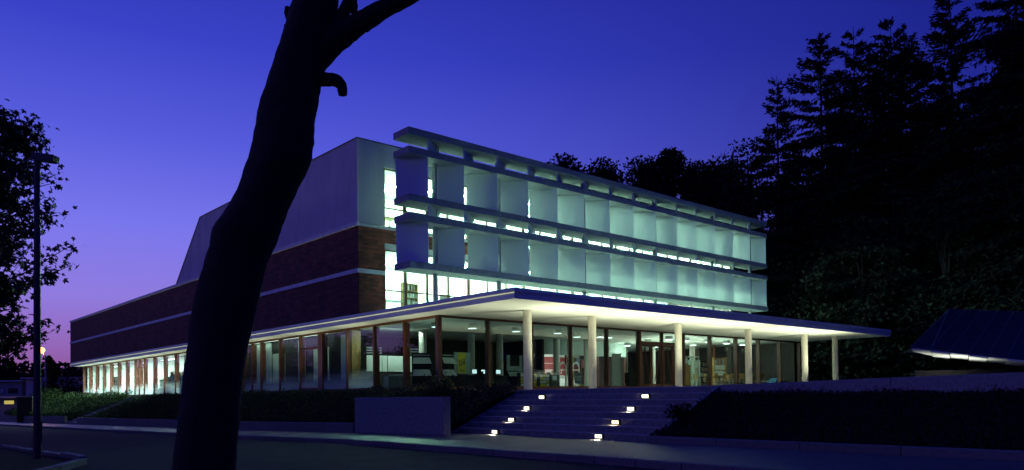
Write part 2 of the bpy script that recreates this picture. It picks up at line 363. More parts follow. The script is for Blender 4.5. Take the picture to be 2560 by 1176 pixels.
while ya < 82:
    yb = ya + 2.2
    MB().yz([(ya - 48.5 + .008, zp(ya) - .3), (yb - 48.5 - .008, zp(yb) - .3), (yb - 48.5 - .008, zp(yb) + .62), (ya - 48.5 + .008, zp(ya) + .62)], -.12, .12).build('wall_stone', M['kerb'], lw2, bevel=.02)
    ya = yb

# ================================================================== LIBRARY
LIB = thing('library_building', 'long modern library with brick upper storeys, white fins and a lit flat canopy', 'building', (0, 0, 0))
GX, GY, S = 1.2, 6.62, 3.3
BY = 11.93; ZM0, ZM1, ZC0, ZC1, ZR = 5.83, 6.04, 8.19, 8.38, 12.58
BL = 74.54; XE = 34.0
# --- roof slab / canopy
can = MB().box(.05, XE - .05, .05, 73.5, S, 3.68).build('canopy_slab', M['soffit'], LIB)
fa = MB(); fa.box(0, .05, 0, 73.54, S, 3.515); fa.box(.05, XE, 0, .05, S, 3.515); fa.box(XE - .05, XE, .05, 30, S, 3.515)
fa.build('fascia', M['white'], can)
fb = MB(); fb.box(-.05, .05, -.05, 73.56, 3.555, 3.72); fb.box(.05, XE + .05, -.05, .05, 3.555, 3.72); fb.box(XE - .05, XE + .05, .05, 30, 3.555, 3.72)
fb.box(.05, .14, .05, 73.5, 3.68, 3.715); fb.build('roof_edge', M['white'], can)
MB().box(.012, .05, .06, 73.4, 3.515, 3.555).build('light_strip', M['led'], can)
# --- canopy columns
for x, y in ((3.17, 2.75), (7.36, 2.8), (13.87, 2.66), (20.56, 2.61), (26.99, 2.5), (31.14, 2.5)):
    MB().cyl(x, y, TZ, S, .19, 28).build('canopy_column', M['col'], LIB, smooth=True)
# --- brick walls
bw = MB()
bw.box(.17, .40, BY + .02, BL, 3.68, ZM0); bw.box(.17, .40, BY + .02, BL, ZM1, ZC0)
bw.box(.40, 1.70, BY + .02, BY + .24, 3.68, ZM0); bw.box(.40, 1.70, BY + .02, BY + .24, ZM1, ZC0)
bw.box(1.70, XE, BY + .02, BY + .24, 7.48, ZC0)
bw.box(.40, XE - .3, 18.4, BL, 3.68, ZC0); bw.box(XE - .3, XE, BY + .24, BL, 3.68, ZC0)
bwo = bw.build('brick_wall', M['mortar'], LIB)
BH, BLN = .105, .52
brme = MB().box(-.022, .0, .006, BLN - .006, .006, BH - .006); bme = bpy.data.meshes.new('brick'); bme.from_pydata(brme.v, [], brme.f); bme.materials.append(M['brick_one'])
bricks = []
for (z0, z1) in ((3.70, ZM0 - .01), (ZM1 + .005, ZC0 - .005)):
    nr = int((z1 - z0) / BH); h = (z1 - z0) / nr
    for r in range(nr):
        y = BY + .03 - (BLN / 2 if r % 2 else 0)
        while y < BL - .1:
            a, b_ = max(y, BY + .025), min(y + BLN * random.uniform(.85, 1.15), BL - .01)
            if b_ - a > .08: bricks.append((z0 + r * h, h, a, b_))
            y = b_ if b_ > y else y + BLN
bricks.sort(key=lambda q: q[2])
for z0, h, a, b_ in bricks[:260]:
    o = bpy.data.objects.new('brick', bme); COL.objects.link(o); o.parent = bwo
    o.location = (.17 - random.uniform(0, .012), a, z0); o.scale = (1, (b_ - a) / BLN, h / BH)
mb = MB()
for z0, h, a, b_ in bricks[260:]:
    d = random.uniform(.02, .034); mb.box(.17 - d, .169, a + .006, b_ - .006, z0 + .006, z0 + h - .006)
# bricks on the front pier and spandrel
for (x0, x1, z0, z1) in ((.16, 1.69, 3.70, ZM0 - .01), (.16, 1.69, ZM1 + .005, 7.475), (.16, XE - .02, 7.485, ZC0 - .005)):
    nr = max(1, int((z1 - z0) / BH)); h = (z1 - z0) / nr
    for r in range(nr):
        x = x0 - (BLN / 2 if r % 2 else 0)
        while x < x1 - .05:
            a, b_ = max(x, x0), min(x + BLN * random.uniform(.85, 1.15), x1)
            if b_ - a > .06:
                d = random.uniform(.015, .03); mb.box(a + .006, b_ - .006, BY + .02 - d, BY + .019, z0 + r * h + .006, z0 + (r + 1) * h - .006)
            x = b_ if b_ > x else x + BLN
mb.build('brick_courses', M['brick'], bwo, kind='stuff')
# --- stone bands, cut into stones
def bandrow(name, z0, z1, px, y1):
    y = BY - .01 - px
    while y < y1 - .1:
        yb = min(y + 1.95, y1); MB().box(.12 - px, .20, y + .004, yb - .004, z0 + .001, z1 - .001).build('band_stone', M['band'], bnd); y = yb
bnd = MB().box(.20, .42, BY + .25, BL - .02, ZM0 + .002, ZM1 - .002).build('stone_band', M['band'], LIB)
bandrow('m', ZM0, ZM1, .03, BL)
MB().box(.21, 1.72, BY - .04, BY + .24, ZM0 + .001, ZM1 - .001).build('band_stone', M['band'], bnd)
bnd = MB().box(.20, .42, BY + .25, BL - .02, ZC0 + .002, ZC1 - .002).build('stone_band', M['band'], LIB)
bandrow('c', ZC0, ZC1, .05, BL)
MB().box(.21, XE - .01, BY - .05, BY + .22, ZC0 + .001, ZC1 - .075).build('band_stone', M['band'], bnd)
MB().box(.43, XE - .02, 18.5, BL - .03, ZC0 + .02, ZC1 - .01).build('flat_roof', M['coping'], LIB)
# --- rendered upper volume
rv = MB()
rv.yz([(BY, ZC1), (39.08, ZC1), (34.02, ZR), (BY, ZR)], .13, .45)
rv.box(.45, 1.68, BY, BY + .3, ZC1, ZR); rv.box(1.68, XE - .1, BY, BY + .3, 11.40, ZR)
rv.box(.45, XE - .1, BY + .3, 18.4, 11.9, ZR - .01)
rv.yz([(18.4, ZC1), (39.06, ZC1), (34.0, ZR - .01), (18.4, ZR - .01)], .45, XE - .1)
rv.box(XE - .45, XE - .1, BY + .3, 18.4, ZC1, 11.9)
rvo = rv.build('rendered_upper_wall', M['render'], LIB)
cp = MB(); cp.box(.09, .5, BY - .04, 34.0, ZR + .001, ZR + .05); cp.box(.5, XE - .06, BY - .04, BY + .36, ZR + .001, ZR + .05)
cp.add([(.09, 34.0, ZR), (.5, 34.0, ZR), (.5, 39.12, ZC1 - .0), (.09, 39.12, ZC1), (.09, 34.03, ZR + .05), (.5, 34.03, ZR + .05), (.5, 39.19, ZC1 + .02), (.09, 39.19, ZC1 + .02)],
       [(0, 1, 2, 3), (7, 6, 5, 4), (0, 4, 5, 1), (2, 6, 7, 3), (0, 3, 7, 4), (1, 5, 6, 2)])
cp.build('coping', M['coping'], rvo)
# --- upper window bands
def window_band(z0, z1, ztr, lint):
    fr = MB(); x0, x1 = 1.72, XE - .5; yg = BY + .14
    fr.box(x0, x1, yg - .05, yg + .07, z1 - .06, z1); fr.box(x0, x1, yg - .05, yg + .07, z0, z0 + .07); fr.box(x0, x1, yg - .04, yg + .06, ztr - .035, ztr + .035)
    fo = fr.build('window_band', M['wood_dark'], LIB)
    if lint: MB().box(1.70, XE - .32, BY - .02, BY + .20, z1 + .002, 7.478).build('lintel', M['white'], fo)
    xs = [x0 + .03]; i = 0; x = 3.02
    while x < x1 - .3: xs.append(x); x += 1.4
    xs.append(x1 - .03)
    for i, x in enumerate(xs):
        w = .075 if (i - 1) % 3 == 0 else .035
        for za, zb in ((z0 + .07, ztr - .035), (ztr + .035, z1 - .06)):
            MB().box(x - w, x + w, yg - .06, yg + .09, za, zb).build('mullion', M['wood_dark'], fo)
    for i in range(len(xs) - 1):
        for za, zb in ((z0 + .07, ztr - .035), (ztr + .035, z1 - .06)):
            MB().box(xs[i] + .04, xs[i + 1] - .04, yg + .0, yg + .012, za, zb).build('pane', M['glass_up'], fo)
    return fo
window_band(3.74, 7.18, 5.09, True)
window_band(8.33, 11.395, 9.36, False)
# --- upper interiors
ui = MB()
ui.box(.46, XE - .5, 18.15, 18.38, 3.72, 7.5); ui.box(.46, XE - .5, 18.15, 18.38, ZC1 + .02, 11.88)
ui.box(.46, .6, BY + .32, 18.14, 3.72, 7.5); ui.box(.46, .6, BY + .32, 18.14, ZC1 + .02, 11.88)
ui.box(.62, XE - .5, BY + .32, 18.14, 7.32, 7.46); ui.box(.62, XE - .5, BY + .32, 18.14, 11.62, 11.86)
ui.build('upper_room_walls', M['iwall'], LIB)
uf = MB(); uf.box(.62, XE - .5, BY + .25, 18.14, 3.70, 3.76); uf.box(.62, XE - .5, BY + .31, 18.14, 8.16, 8.30); uf.build('upper_floor', M['iwall'], LIB)
# --- sun screen
SS = MB().box(1.6, 1.75, 9.3, 9.6, 6.3, 6.5)
scr = bpy.data.objects.new('sun_screen', None); COL.objects.link(scr); scr.parent = LIB
SF, SB = 8.75, 10.09; SL, SR = 1.085, 33.40
slabs = [(12.20, 12.541), (11.29, 11.62), (8.99, 9.316), (8.085, 8.418), (5.753, 6.085)]
for z0, z1 in slabs:
    x = SL; cuts = [SL, 5.2, 9.6, 13.8, 18.2, 22.6, 27.0, SR]
    for a, b_ in zip(cuts[:-1], cuts[1:]):
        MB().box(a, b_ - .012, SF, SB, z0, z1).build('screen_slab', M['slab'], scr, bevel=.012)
def slant(x0, y0, x1, y1, z0, z1, th):
    d = Vector((x1 - x0, y1 - y0, 0)).normalized(); n = Vector((-d.y, d.x, 0)) * th / 2; b = MB()
    a = Vector((x0, y0, 0)); c = Vector((x1, y1, 0))
    q = [a - n, c - n, c + n, a + n]
    return b.poly([(p.x, p.y) for p in q], z0, z1)
fx = [2.23 + 2.218 * k for k in range(15)]
for X in fx:
    for (za, zb) in ((slabs[2][1], slabs[1][0]), (slabs[4][1], slabs[3][0])):
        slant(X - 1.10, 9.97, X, 8.80, za, zb, .07).build('fin', M['fin'], scr)
for X in fx[:-1]:
    for (za, zb) in ((slabs[1][1], slabs[0][0]), (slabs[3][1], slabs[2][0])):
        slant(X + .05, 8.86, X + 1.36, 9.78, za, zb, .07).build('clerestory_fin', M['fin'], scr)
for X in (3.15, 7.34, 14.0, 20.75, 27.3, 32.2):
    for za, zb in ((3.69, slabs[4][0]), (slabs[4][1], slabs[3][0]), (slabs[3][1], slabs[2][0]), (slabs[2][1], slabs[1][0]), (slabs[1][1], slabs[0][0])):
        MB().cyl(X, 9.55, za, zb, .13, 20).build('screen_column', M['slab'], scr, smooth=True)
    MB().box(X - .06, X + .06, SB, BY - .0, 8.15, 8.30).build('tie_beam', M['slab'], scr)
# --- ground floor glazing
def facade(name): 
    o = bpy.data.objects.new(name, None); COL.objects.link(o); o.parent = LIB; return o
gl = facade('glazed_facade'); YK = [GY + 2.778 * k for k in range(25)]
r_ = MB(); r_.box(GX - .07, GX + .14, GY + .1, 73.3, 3.20, 3.298); r_.build('top_rail', M['wood'], gl)
r_ = MB(); r_.box(GX - .07, GX + .14, GY + .1, 73.3, -.25, .05); r_.build('bottom_rail', M['wood_dark'], gl)
ys2 = sorted(YK[1:] + [YK[7] + 1.43, YK[16] + 1.43])
for y in ys2:
    dd = .05 if y in YK else .04
    MB().box(GX - .09, GX + .26, y - dd, y + dd, .05, 3.20).build('mullion', M['wood'], gl)
ys3 = [GY] + ys2
for a, b_ in zip(ys3[:-1], ys3[1:]):
    if abs(a - YK[4]) < .01: continue
    film = 'glass_film' if a > 9.5 else 'glass'
    MB().box(GX + .0, GX + .014, a + .05, b_ - .05, .05, 3.20).build('pane', M[film], gl)
dr = MB(); a, b_ = YK[4], YK[5]
dr.box(GX - .05, GX + .10, a + .05, a + .55, .05, 3.2); dr.box(GX - .05, GX + .10, a + .55, b_ - .05, 2.38, 2.52); dr.box(GX - .05, GX + .10, a + .55, b_ - .05, .05, .16)
dro = dr.build('side_door', M['wood_dark'], gl)
for za, zb in ((.16, 2.38), (2.52, 3.2)): MB().box(GX, GX + .014, a + .55, b_ - .05, za, zb).build('pane', M['glass_film'], gl)
g2 = facade('glazed_facade')
MB().box(GX - .10, GX + .12, GY - .10, GY + .12, -.05, 3.298).build('corner_post', M['wood_dark'], g2)
MB().box(GX + .12, XE, GY - .07, GY + .14, 3.21, 3.297).build('top_rail', M['wood_dark'], g2)
MB().box(GX + .12, XE, GY - .07, GY + .14, -.22, .04).build('bottom_rail', M['wood_dark'], g2)
XK = [GX, 4.12, 6.98, 9.79, 12.68, 15.5, 19.72, 22.6, 25.6, 28.4, 31.2, 34.0]
for x in XK[1:]:
    w = .09 if x in (15.5, 19.72) else .05
    MB().box(x - w, x + w, GY - .09, GY + .20, .04, 3.21).build('mullion', M['wood_dark'], g2)
for a, b_ in zip(XK[:-1], XK[1:]):
    if a == 15.5: continue
    MB().box(a + .05, b_ - .05, GY + .0, GY + .014, .04, 3.21).build('pane', M['glass'], g2)
# entrance doors
ed = facade('entrance_doors')
MB().box(15.6, 19.62, GY - .08, GY + .16, 2.50, 2.66).build('door_head', M['wood_dark'], ed)
MB().box(17.53, 17.69, GY - .08, GY + .16, .04, 2.50).build('door_post', M['wood_dark'], ed)
MB().box(17.55, 17.67, GY - .07, GY + .14, 2.66, 3.21).build('door_post', M['wood_dark'], ed)
for a, b_ in ((15.6, 17.55), (17.67, 19.62)): MB().box(a, b_, GY, GY + .014, 2.66, 3.21).build('pane', M['glass'], ed)
for a, b_ in ((15.62, 16.55), (16.58, 17.51), (17.71, 18.63), (18.66, 19.60)):
    fr = MB(); fr.box(a, a + .10, GY - .03, GY + .05, .05, 2.49); fr.box(b_ - .10, b_, GY - .03, GY + .05, .05, 2.49); fr.box(a + .1, b_ - .1, GY - .03, GY + .05, 2.37, 2.49); fr.box(a + .1, b_ - .1, GY - .03, GY + .05, .05, .17)
    fr.build('door_leaf', M['wood_dark'], ed)
    MB().box(a + .1, b_ - .1, GY, GY + .014, .17, 2.37).build('pane', M['glass'], ed)
    up = a in (15.62, 17.71)
    for s_ in (0, .12):
        x0, x1 = (a + .16 + s_, b_ - .30 + s_) if up else (a + .30 + s_ - .12, b_ - .28 + s_)
        p0, p1 = ((x0, 2.3), (x1, .3)) if up else ((x0, .3), (x1, 2.3))
        MB().tube([(p0[0], GY - .10, p0[1]), (p1[0], GY - .10, p1[1])], .022, 8).build('pull_bar', M['wood_dark'], ed)

# --- ground floor interior (parts of the building)
MB().box(GX + .15, XE - .1, GY + .15, 73.2, -.22, -.005).build('ground_floor', M['ifloor'], LIB)
iw = MB()
iw.box(6.0, 6.2, 39.0, 73.2, 0, 3.29); iw.box(GX + .3, 6.0, 73.0, 73.2, 0, 3.29); iw.box(GX + .5, 6.0, 39.6, 39.75, 0, 3.29)
for y in (47.2, 55.5, 64.0): iw.box(2.6, 6.0, y, y + .14, 0, 3.29)
iw.build('interior_wall', M['iwall'], LIB)
pw = MB(); pw.box(1.95, 2.05, 15.0, 39.5, 0, 3.29); pw.build('partition_wall', M['idark'], LIB)
for i, (a, b_, top) in enumerate(((15.2, 16.9, 3.1), (18.3, 20.2, 2.5), (21.4, 22.2, 3.1), (24.2, 25.9, 2.45), (26.2, 27.2, 3.2), (27.3, 28.5, 3.2))):
    MB().box(1.86, 1.945, a, b_, .0, top).build('white_panel', M['iwall'], LIB)
    if i in (1, 3, 4): MB().box(1.82, 1.86, a + .12, a + .26, 1.02, 1.06).build('door_handle', M['metal'], LIB)
MB().box(1.40, 1.94, 14.86, 14.98, 0, 3.2).build('timber_post', M['oak'], LIB)
dk = MB(); dk.box(2.06, 11.9, 19.0, 19.2, 0, 3.29); dk.box(11.9, 15.8, 19.0, 19.2, 0, 3.29); dk.box(15.66, 15.85, 15.0, 18.99, 0, 3.29); dk.build('hall_back_wall', M['idark'], LIB)
hd = MB(); hd.box(15.86, 24.2, 15.0, 15.15, 2.3, 3.29); hd.build('hall_header', M['iteal'], LIB)
for x in (17.95, 19.4, 21.2, 22.8, 24.1): MB().box(x - .05, x + .05, 15.02, 15.13, 0, 2.3).build('inner_door_frame', M['wood_dark'], LIB)
rd = MB().box(15.9, 24.2, 19.6, 19.75, 0, 2.45).build('red_wall', M['ired'], LIB)
MB().box(15.9, 24.2, 19.62, 19.75, 2.46, 3.29).build('wall_frieze', M['iwall'], LIB)
for z in (1.45, 1.95): MB().box(15.95, 24.1, 19.585, 19.6, z, z + .03).build('wall_trim', M['paper'], LIB)
tx = bpy.data.curves.new('wall_lettering', 'FONT'); tx.body = 'ENCE DU'; tx.size = .42; tx.extrude = .008; 
_t = bpy.data.objects.new('text_source', tx); COL.objects.link(_t); bpy.context.view_layer.update()
_m = bpy.data.meshes.new_from_object(_t.evaluated_get(bpy.context.evaluated_depsgraph_get())); bpy.data.objects.remove(_t); _m.materials.clear()
to = link('wall_lettering', _m, M['paper'], rd); to.rotation_euler = (R(90), 0, 0); to.location = (20.3, 19.585, 1.2)
bwl = MB(); bwl.box(24.4, XE - .3, 22.2, 22.4, 0, 3.29); bwl.box(XE - .3, XE - .12, GY + .25, 22.19, 0, 3.29); bwl.box(24.25, 24.39, 15.0, 22.4, 0, 3.29); bwl.build('reading_room_wall', M['idark'], LIB)
for x, y in ((5.0, 13.4), (8.5, 13.5), (10.6, 13.4), (16.3, 14.3), (18.7, 13.8), (24.0, 12.4), (29.6, 13.0)):
    MB().cyl(x, y, 0, S - .002, .21, 20).build('interior_column', M['col'], LIB, smooth=True)
for x, y in ((26.3, 11.6), (31.6, 12.4)): MB().cyl(x, y, 0, S - .002, .11, 16).build('orange_post', M['wood'], LIB, smooth=True)
gbk = MB()
for i in range(8):
    for j in range(14): gbk.box(1.62, 1.72, 40.2 + i * .24, 40.2 + i * .24 + .225, .05 + j * .225, .05 + j * .225 + .21)
gbk.build('glass_blocks', M['paper'], LIB, kind='stuff')

# --- lamps inside
def area(name, loc, sx, sy, w, col=FLUO, rot=(0, 0, 0), parent=None):
    d = bpy.data.lights.new(name, 'AREA'); d.shape = 'RECTANGLE'; d.size = sx; d.size_y = sy; d.energy = w; d.color = col
    o = bpy.data.objects.new(name, d); COL.objects.link(o); o.location = loc; o.rotation_euler = rot
    if parent is not None: o.parent = parent
    return o
M['tube_hot'] = emit('bright_tube', FLUO_UP, 720)
tubs = None
for fl, z in (('top floor', 11.615), ('floor above the canopy', 7.315)):
    for k in range(14):
        nm = ['first', 'second', 'third', 'fourth', 'fifth', 'sixth', 'seventh', 'eighth', 'ninth', 'tenth', 'eleventh', 'twelfth', 'thirteenth', 'fourteenth'][k]
        lb = f'tube lamp under the {fl} ceiling, {nm} from the brick corner'
        if tubs is None:
            tubs = thing('tube_lamp', lb, 'ceiling lamp', (4.4, 14.9, z), group='tube lamps on the upper floors')
            MB().box(-.10, .10, -2.4, 2.4, -.05, .0).build('housing', M['alu'], tubs)
            MB().tube([(0, -2.3, -.085), (0, 2.3, -.085)], .028, 8).build('tube', M['tube_hot'], tubs, smooth=True)
        else: copy_thing(tubs, (4.4 + 2.15 * k, 14.9, z), 0, lb)
def ceil_lamp(x, y, label, drum=True, mt='tube', group='ceiling lamps in the reading room'):
    t = thing('ceiling_lamp', label, 'ceiling lamp', (x, y, S - .002), group=group)
    MB().cyl(0, 0, -.22, 0, .24, 20).build('lamp_body', M['iteal'], t, smooth=True)
    MB().cyl(0, 0, -.235, -.221, .22, 20).build('diffuser', M[mt], t)
    d = bpy.data.lights.new('lamp_light', 'POINT'); d.energy = 60 if mt == 'tube' else 4.5; d.color = (.86, 1, .80) if mt == 'tube' else (.62, 1, .95); d.shadow_soft_size = .15
    o = bpy.data.objects.new('lamp_light', d); COL.objects.link(o); o.parent = t; o.location = (0, 0, -.62)
    return t
rr = [(20.9, 8.6), (23.0, 8.8), (25.3, 8.6), (27.8, 8.8), (22.0, 11.2), (24.8, 11.0), (27.2, 11.2), (30.2, 9.0), (23.4, 14.2), (26.4, 14.0)]
ordn = ['first', 'second', 'third', 'fourth', 'fifth', 'sixth', 'seventh', 'eighth', 'ninth', 'tenth']
for i, (x, y) in enumerate(rr):
    row = 'front row' if y < 9.5 else ('middle row' if y < 12 else 'back row')
    k = [q for q in rr if (q[1] < 9.5) == (y < 9.5) and (9.5 <= q[1] < 12) == (9.5 <= y < 12)].index((x, y))
    ceil_lamp(x, y, f'round reading-room ceiling lamp, {ordn[k]} from the entrance doors in the {row}')
for i, (x, y) in enumerate(((3.2, 9.6), (5.2, 9.2), (8.4, 9.4), (11.2, 9.0), (14.2, 10.4))):
    ceil_lamp(x, y, f'round ceiling lamp in the dim entrance hall, {ordn[i]} from the glass corner', mt='tube_dim', group='ceiling lamps in the entrance hall')
def flat_panel(x, y, label, sx, sy, w, z=S - .002, col=FLUO, group='flat ceiling lights', mt='tube'):
    t = thing('ceiling_light', label, 'ceiling light', (x, y, z), group=group)
    MB().box(-sx / 2 - .03, sx / 2 + .03, -sy / 2 - .03, sy / 2 + .03, -.05, 0).build('frame', M['alu'], t)
    MB().box(-sx / 2, sx / 2, -sy / 2, sy / 2, -.058, -.051).build('diffuser', M[mt], t)
    area('panel_light', (0, 0, -.07), sx, sy, w, col, parent=t)
flat_panel(28.6, 15.2, 'small flat ceiling light over the bookcases of the reading room', 1.2, .3, 150)
flat_panel(20.0, 17.2, 'flat ceiling light in front of the red lettered wall', 1.5, .4, 230, col=(1, .97, .9))
flat_panel(17.6, 11.2, 'flat ceiling light inside the entrance doors', 1.2, .3, 45)
for i, y in enumerate((43.4, 51.4, 59.8, 68.6)):
    flat_panel(3.6, y, f'flat office ceiling light, {ordn[i]} from the tree trunk along the side front', .5, 5, (700, 1400, 1600, 1600)[i], col=(.86, 1, .95), group='flat ceiling lights in the side offices')
flat_panel(1.62, 24.0, 'narrow ceiling light behind the white door panels', .10, 12, 34, mt='tube_dim', group='narrow corridor lights')

# --- uplights washing the soffit
def uplight(x, y, z, label, w, group, cone=132):
    t = thing('ground_uplight', label, 'uplight', (x, y, z), group=group)
    MB().cyl(0, 0, 0, .05, .12, 20, .11).build('housing', M['metal'], t, smooth=True)
    MB().cyl(0, 0, .051, .057, .09, 20).build('lens', M['tube_dim'], t)
    d = bpy.data.lights.new('uplight', 'SPOT'); d.energy = w; d.color = (.93, 1, .67); d.spot_size = R(cone); d.spot_blend = 1; d.shadow_soft_size = .09
    o = bpy.data.objects.new('uplight_lamp', d); COL.objects.link(o); o.parent = t; o.location = (0, 0, .09); o.rotation_euler = (R(180), 0, 0)
for i, x in enumerate((4.15, 8.5, 12.9, 17.2, 22.2, 26.4)):
    uplight(x, 1.0, TZ, f'terrace floor uplight under the canopy, {ordn[i]} from the canopy corner', 900, 'uplights under the canopy')
for i, y in enumerate(np.arange(2.2, 73, 5.56)):
    nm = ordn[i] if i < 10 else ['eleventh', 'twelfth', 'thirteenth'][i - 10]
    uplight(-.22, float(y), TZ, f'small uplight at the foot of the side windows, {nm} from the canopy corner', 270, 'uplights along the side windows')
# ================================================================== FURNITURE behind the glass
def bookcase(name, label, loc, w, h, n, rz=0, frame='oak', fill=.8, group=None, d=.32, cat='bookcase'):
    t = thing(name, label, cat, loc, rz, group)
    b = MB(); b.box(-w / 2, -w / 2 + .03, -d / 2, d / 2, 0, h); b.box(w / 2 - .03, w / 2, -d / 2, d / 2, 0, h); b.box(-w / 2 + .03, w / 2 - .03, d / 2 - .015, d / 2, 0, h)
    b.build('carcass', M[frame], t)
    for k in range(n + 1):
        z = .04 + k * (h - .08) / n
        MB().box(-w / 2 + .03, w / 2 - .03, -d / 2, d / 2 - .015, z - .015, z + .015).build('shelf', M[frame], t)
        if k < n:
            bb = MB(); x = -w / 2 + .05
            while x < w / 2 - .1:
                tw = random.uniform(.03, .06); bh = random.uniform(.55, .85) * (h - .08) / n
                if random.random() < fill: bb.box(x, x + tw - .004, -d / 2 + .04, d / 2 - .04, z + .016, z + .016 + bh)
                x += tw
            if bb.v: bb.build('books', M['books'] if random.random() < .6 else M['paper'], t)
    return t
bookcase('bookcase', 'tall oak bookcase with a pale end panel in the reading room', (31.7, 12.1, 0), 1.6, 2.3, 5)
MB_ = MB().box(.82, .86, -.2, .2, 0, 2.36).build('end_panel', M['oak'], bpy.data.objects['bookcase'])
MB().box(.862, .868, -.12, .08, 1.35, 1.95).build('notice', M['paper'], bpy.data.objects['bookcase'])
bookcase('bookcase', 'dark filled bookcase left of the tall oak bookcase in the reading room', (32.6, 14.4, 0), 1.9, 2.2, 5, frame='metal')
bookcase('bookcase', 'bookcase full of pale magazines straight behind the notice panel', (29.9, 13.2, 0), 1.5, 2.15, 4, frame='iwall', fill=.95)
for i, x in enumerate((26.2, 28.4, 30.6)):
    bookcase('bookcase', f'dark wall bookcase at the back of the reading room, {ordn[i]} from the red lettered wall', (x, 21.6, 0), 2.0, 2.4, 5, frame='metal', group='wall bookcases in the reading room')
t = thing('notice_board', 'narrow ochre notice panel with a small framed sheet just right of the entrance doors', 'notice board', (22.95, 8.7, 0))
MB().box(-.36, .36, -.03, .03, 0, 1.5).build('panel', M['oak'], t); MB().box(-.34, .05, -.05, -.032, 1.52, 2.02).build('sheet_frame', M['black'], t); MB().box(-.28, -.01, -.06, -.052, 1.58, 1.96).build('sheet', M['paper'], t)
MB().box(-.30, -.26, -.02, .02, 1.5, 2.02).build('post', M['metal'], t)
t = thing('display_case', 'tall glass display case behind the notice panel', 'display case', (23.9, 9.3, 0))
c = MB()
for x in (-.85, .82):
    for y in (-.3, .27): c.box(x, x + .03, y, y + .03, 0, 2.05)
c.box(-.86, .86, -.31, .31, 2.05, 2.09); c.build('frame', M['alu'], t)
MB().box(-.82, .82, -.29, -.282, .02, 2.04).build('pane', M['glass'], t)
for z in (.5, 1.0, 1.5): MB().box(-.8, .8, -.26, .26, z, z + .012).build('glass_shelf', M['glass'], t)
def table(label, loc, w, d, rz=0, group=None, h=.74, top='oak', leg='metal', cat='table', name='table'):
    t = thing(name, label, cat, loc, rz, group)
    MB().box(-w / 2, w / 2, -d / 2, d / 2, h - .03, h).build('table_top', M[top], t)
    for x in (-w / 2 + .06, w / 2 - .06):
        for y in (-d / 2 + .06, d / 2 - .06): MB().cyl(x, y, 0, h - .03, .02, 8).build('leg', M[leg], t)
    return t
tb_ = [(27.2, 9.9), (29.7, 9.9), (32.2, 10.0), (28.6, 11.9)]
for i, (x, y) in enumerate(tb_[:3]): table(f'reading table behind the glass, {ordn[i]} from the entrance doors in the front row', (x, y, 0), 1.7, .8, group='reading tables', top='black')
table('reading table standing alone in the second row from the glass', (tb_[3][0], tb_[3][1], 0), 1.7, .8, group='reading tables', top='black')
def chair(label, loc, rz, group):
    t = thing('chair', label, 'chair', loc, rz, group)
    MB().box(-.21, .21, -.2, .2, .43, .455).build('seat', M['oak'], t, bevel=.008)
    b = MB(); b.add([(-.2, .2, .58), (.2, .2, .58), (.22, .26, .98), (-.22, .26, .98), (-.2, .215, .58), (.2, .215, .58), (.22, .275, .98), (-.22, .275, .98)], [(0, 1, 2, 3), (7, 6, 5, 4), (0, 4, 5, 1), (1, 5, 6, 2), (2, 6, 7, 3), (3, 7, 4, 0)])
    b.build('backrest', M['oak'], t)
    for x in (-.19, .19):
        MB().tube([(x, -.18, 0), (x, -.17, .43)], .012, 6).build('leg', M['alu'], t)
        MB().tube([(x, .22, 0), (x, .19, .43), (x, .225, .62)], .012, 6).build('leg', M['alu'], t)
    return t
chs = [(26.7, 9.2), (27.7, 9.2), (28.8, 9.3), (30.1, 9.2), (31.3, 9.2), (32.3, 9.25), (33.1, 9.4)]
c0 = chair(f'light wood chair at the front of the reading tables, {ordn[0]} from the entrance doors', (26.7, 9.2, 0), R(180 + 8), 'wooden chairs on the window side of the tables')
for i, (x, y) in enumerate(chs[1:], 1):
    copy_thing(c0, (x, y, 0), R(180 + random.uniform(-25, 25)), f'light wood chair at the front of the reading tables, {ordn[i]} from the entrance doors')
for i, x in enumerate((26.9, 28.2, 29.5, 30.9, 32.0)):
    copy_thing(c0, (x, 10.65, 0), R(random.uniform(-20, 20)), f'light wood chair at the far side of the reading tables, {ordn[i]} from the entrance doors', 'wooden chairs on the far side of the tables')
t = thing('lounger_seat', 'blue curved lounger seat at the right end of the glass front', 'seat', (33.0, 8.0, 0))
pr_ = [(-.75, .25), (-.55, .42), (-.2, .62), (.1, .66), (.3, .55), (.5, .42), (.7, .5), (1.0, .78)]
b = MB(); vs = []
for x, z in pr_: vs += [(x, -.32, z), (x, .32, z), (x, .32, z - .05), (x, -.32, z - .05)]
n_ = len(pr_); fs = []
for i in range(n_ - 1):
    for k in range(4): fs.append((4 * i + k, 4 * i + (k + 1) % 4, 4 * i + 4 + (k + 1) % 4, 4 * i + 4 + k))
fs += [(3, 2, 1, 0), (4 * n_ - 4, 4 * n_ - 3, 4 * n_ - 2, 4 * n_ - 1)]
b.add(vs, fs).build('shell', M['blue'], t, smooth=True)
for x in (-.5, .4): MB().tube([(x, -.25, 0), (x, -.22, .45), (x, .22, .45), (x, .25, 0)], .018, 6).build('leg', M['alu'], t)
table('low round-edged side table with papers beside the blue lounger seat', (31.4, 7.7, 0), .9, .6, h=.42, top='iwall', name='side_table', cat='side table')
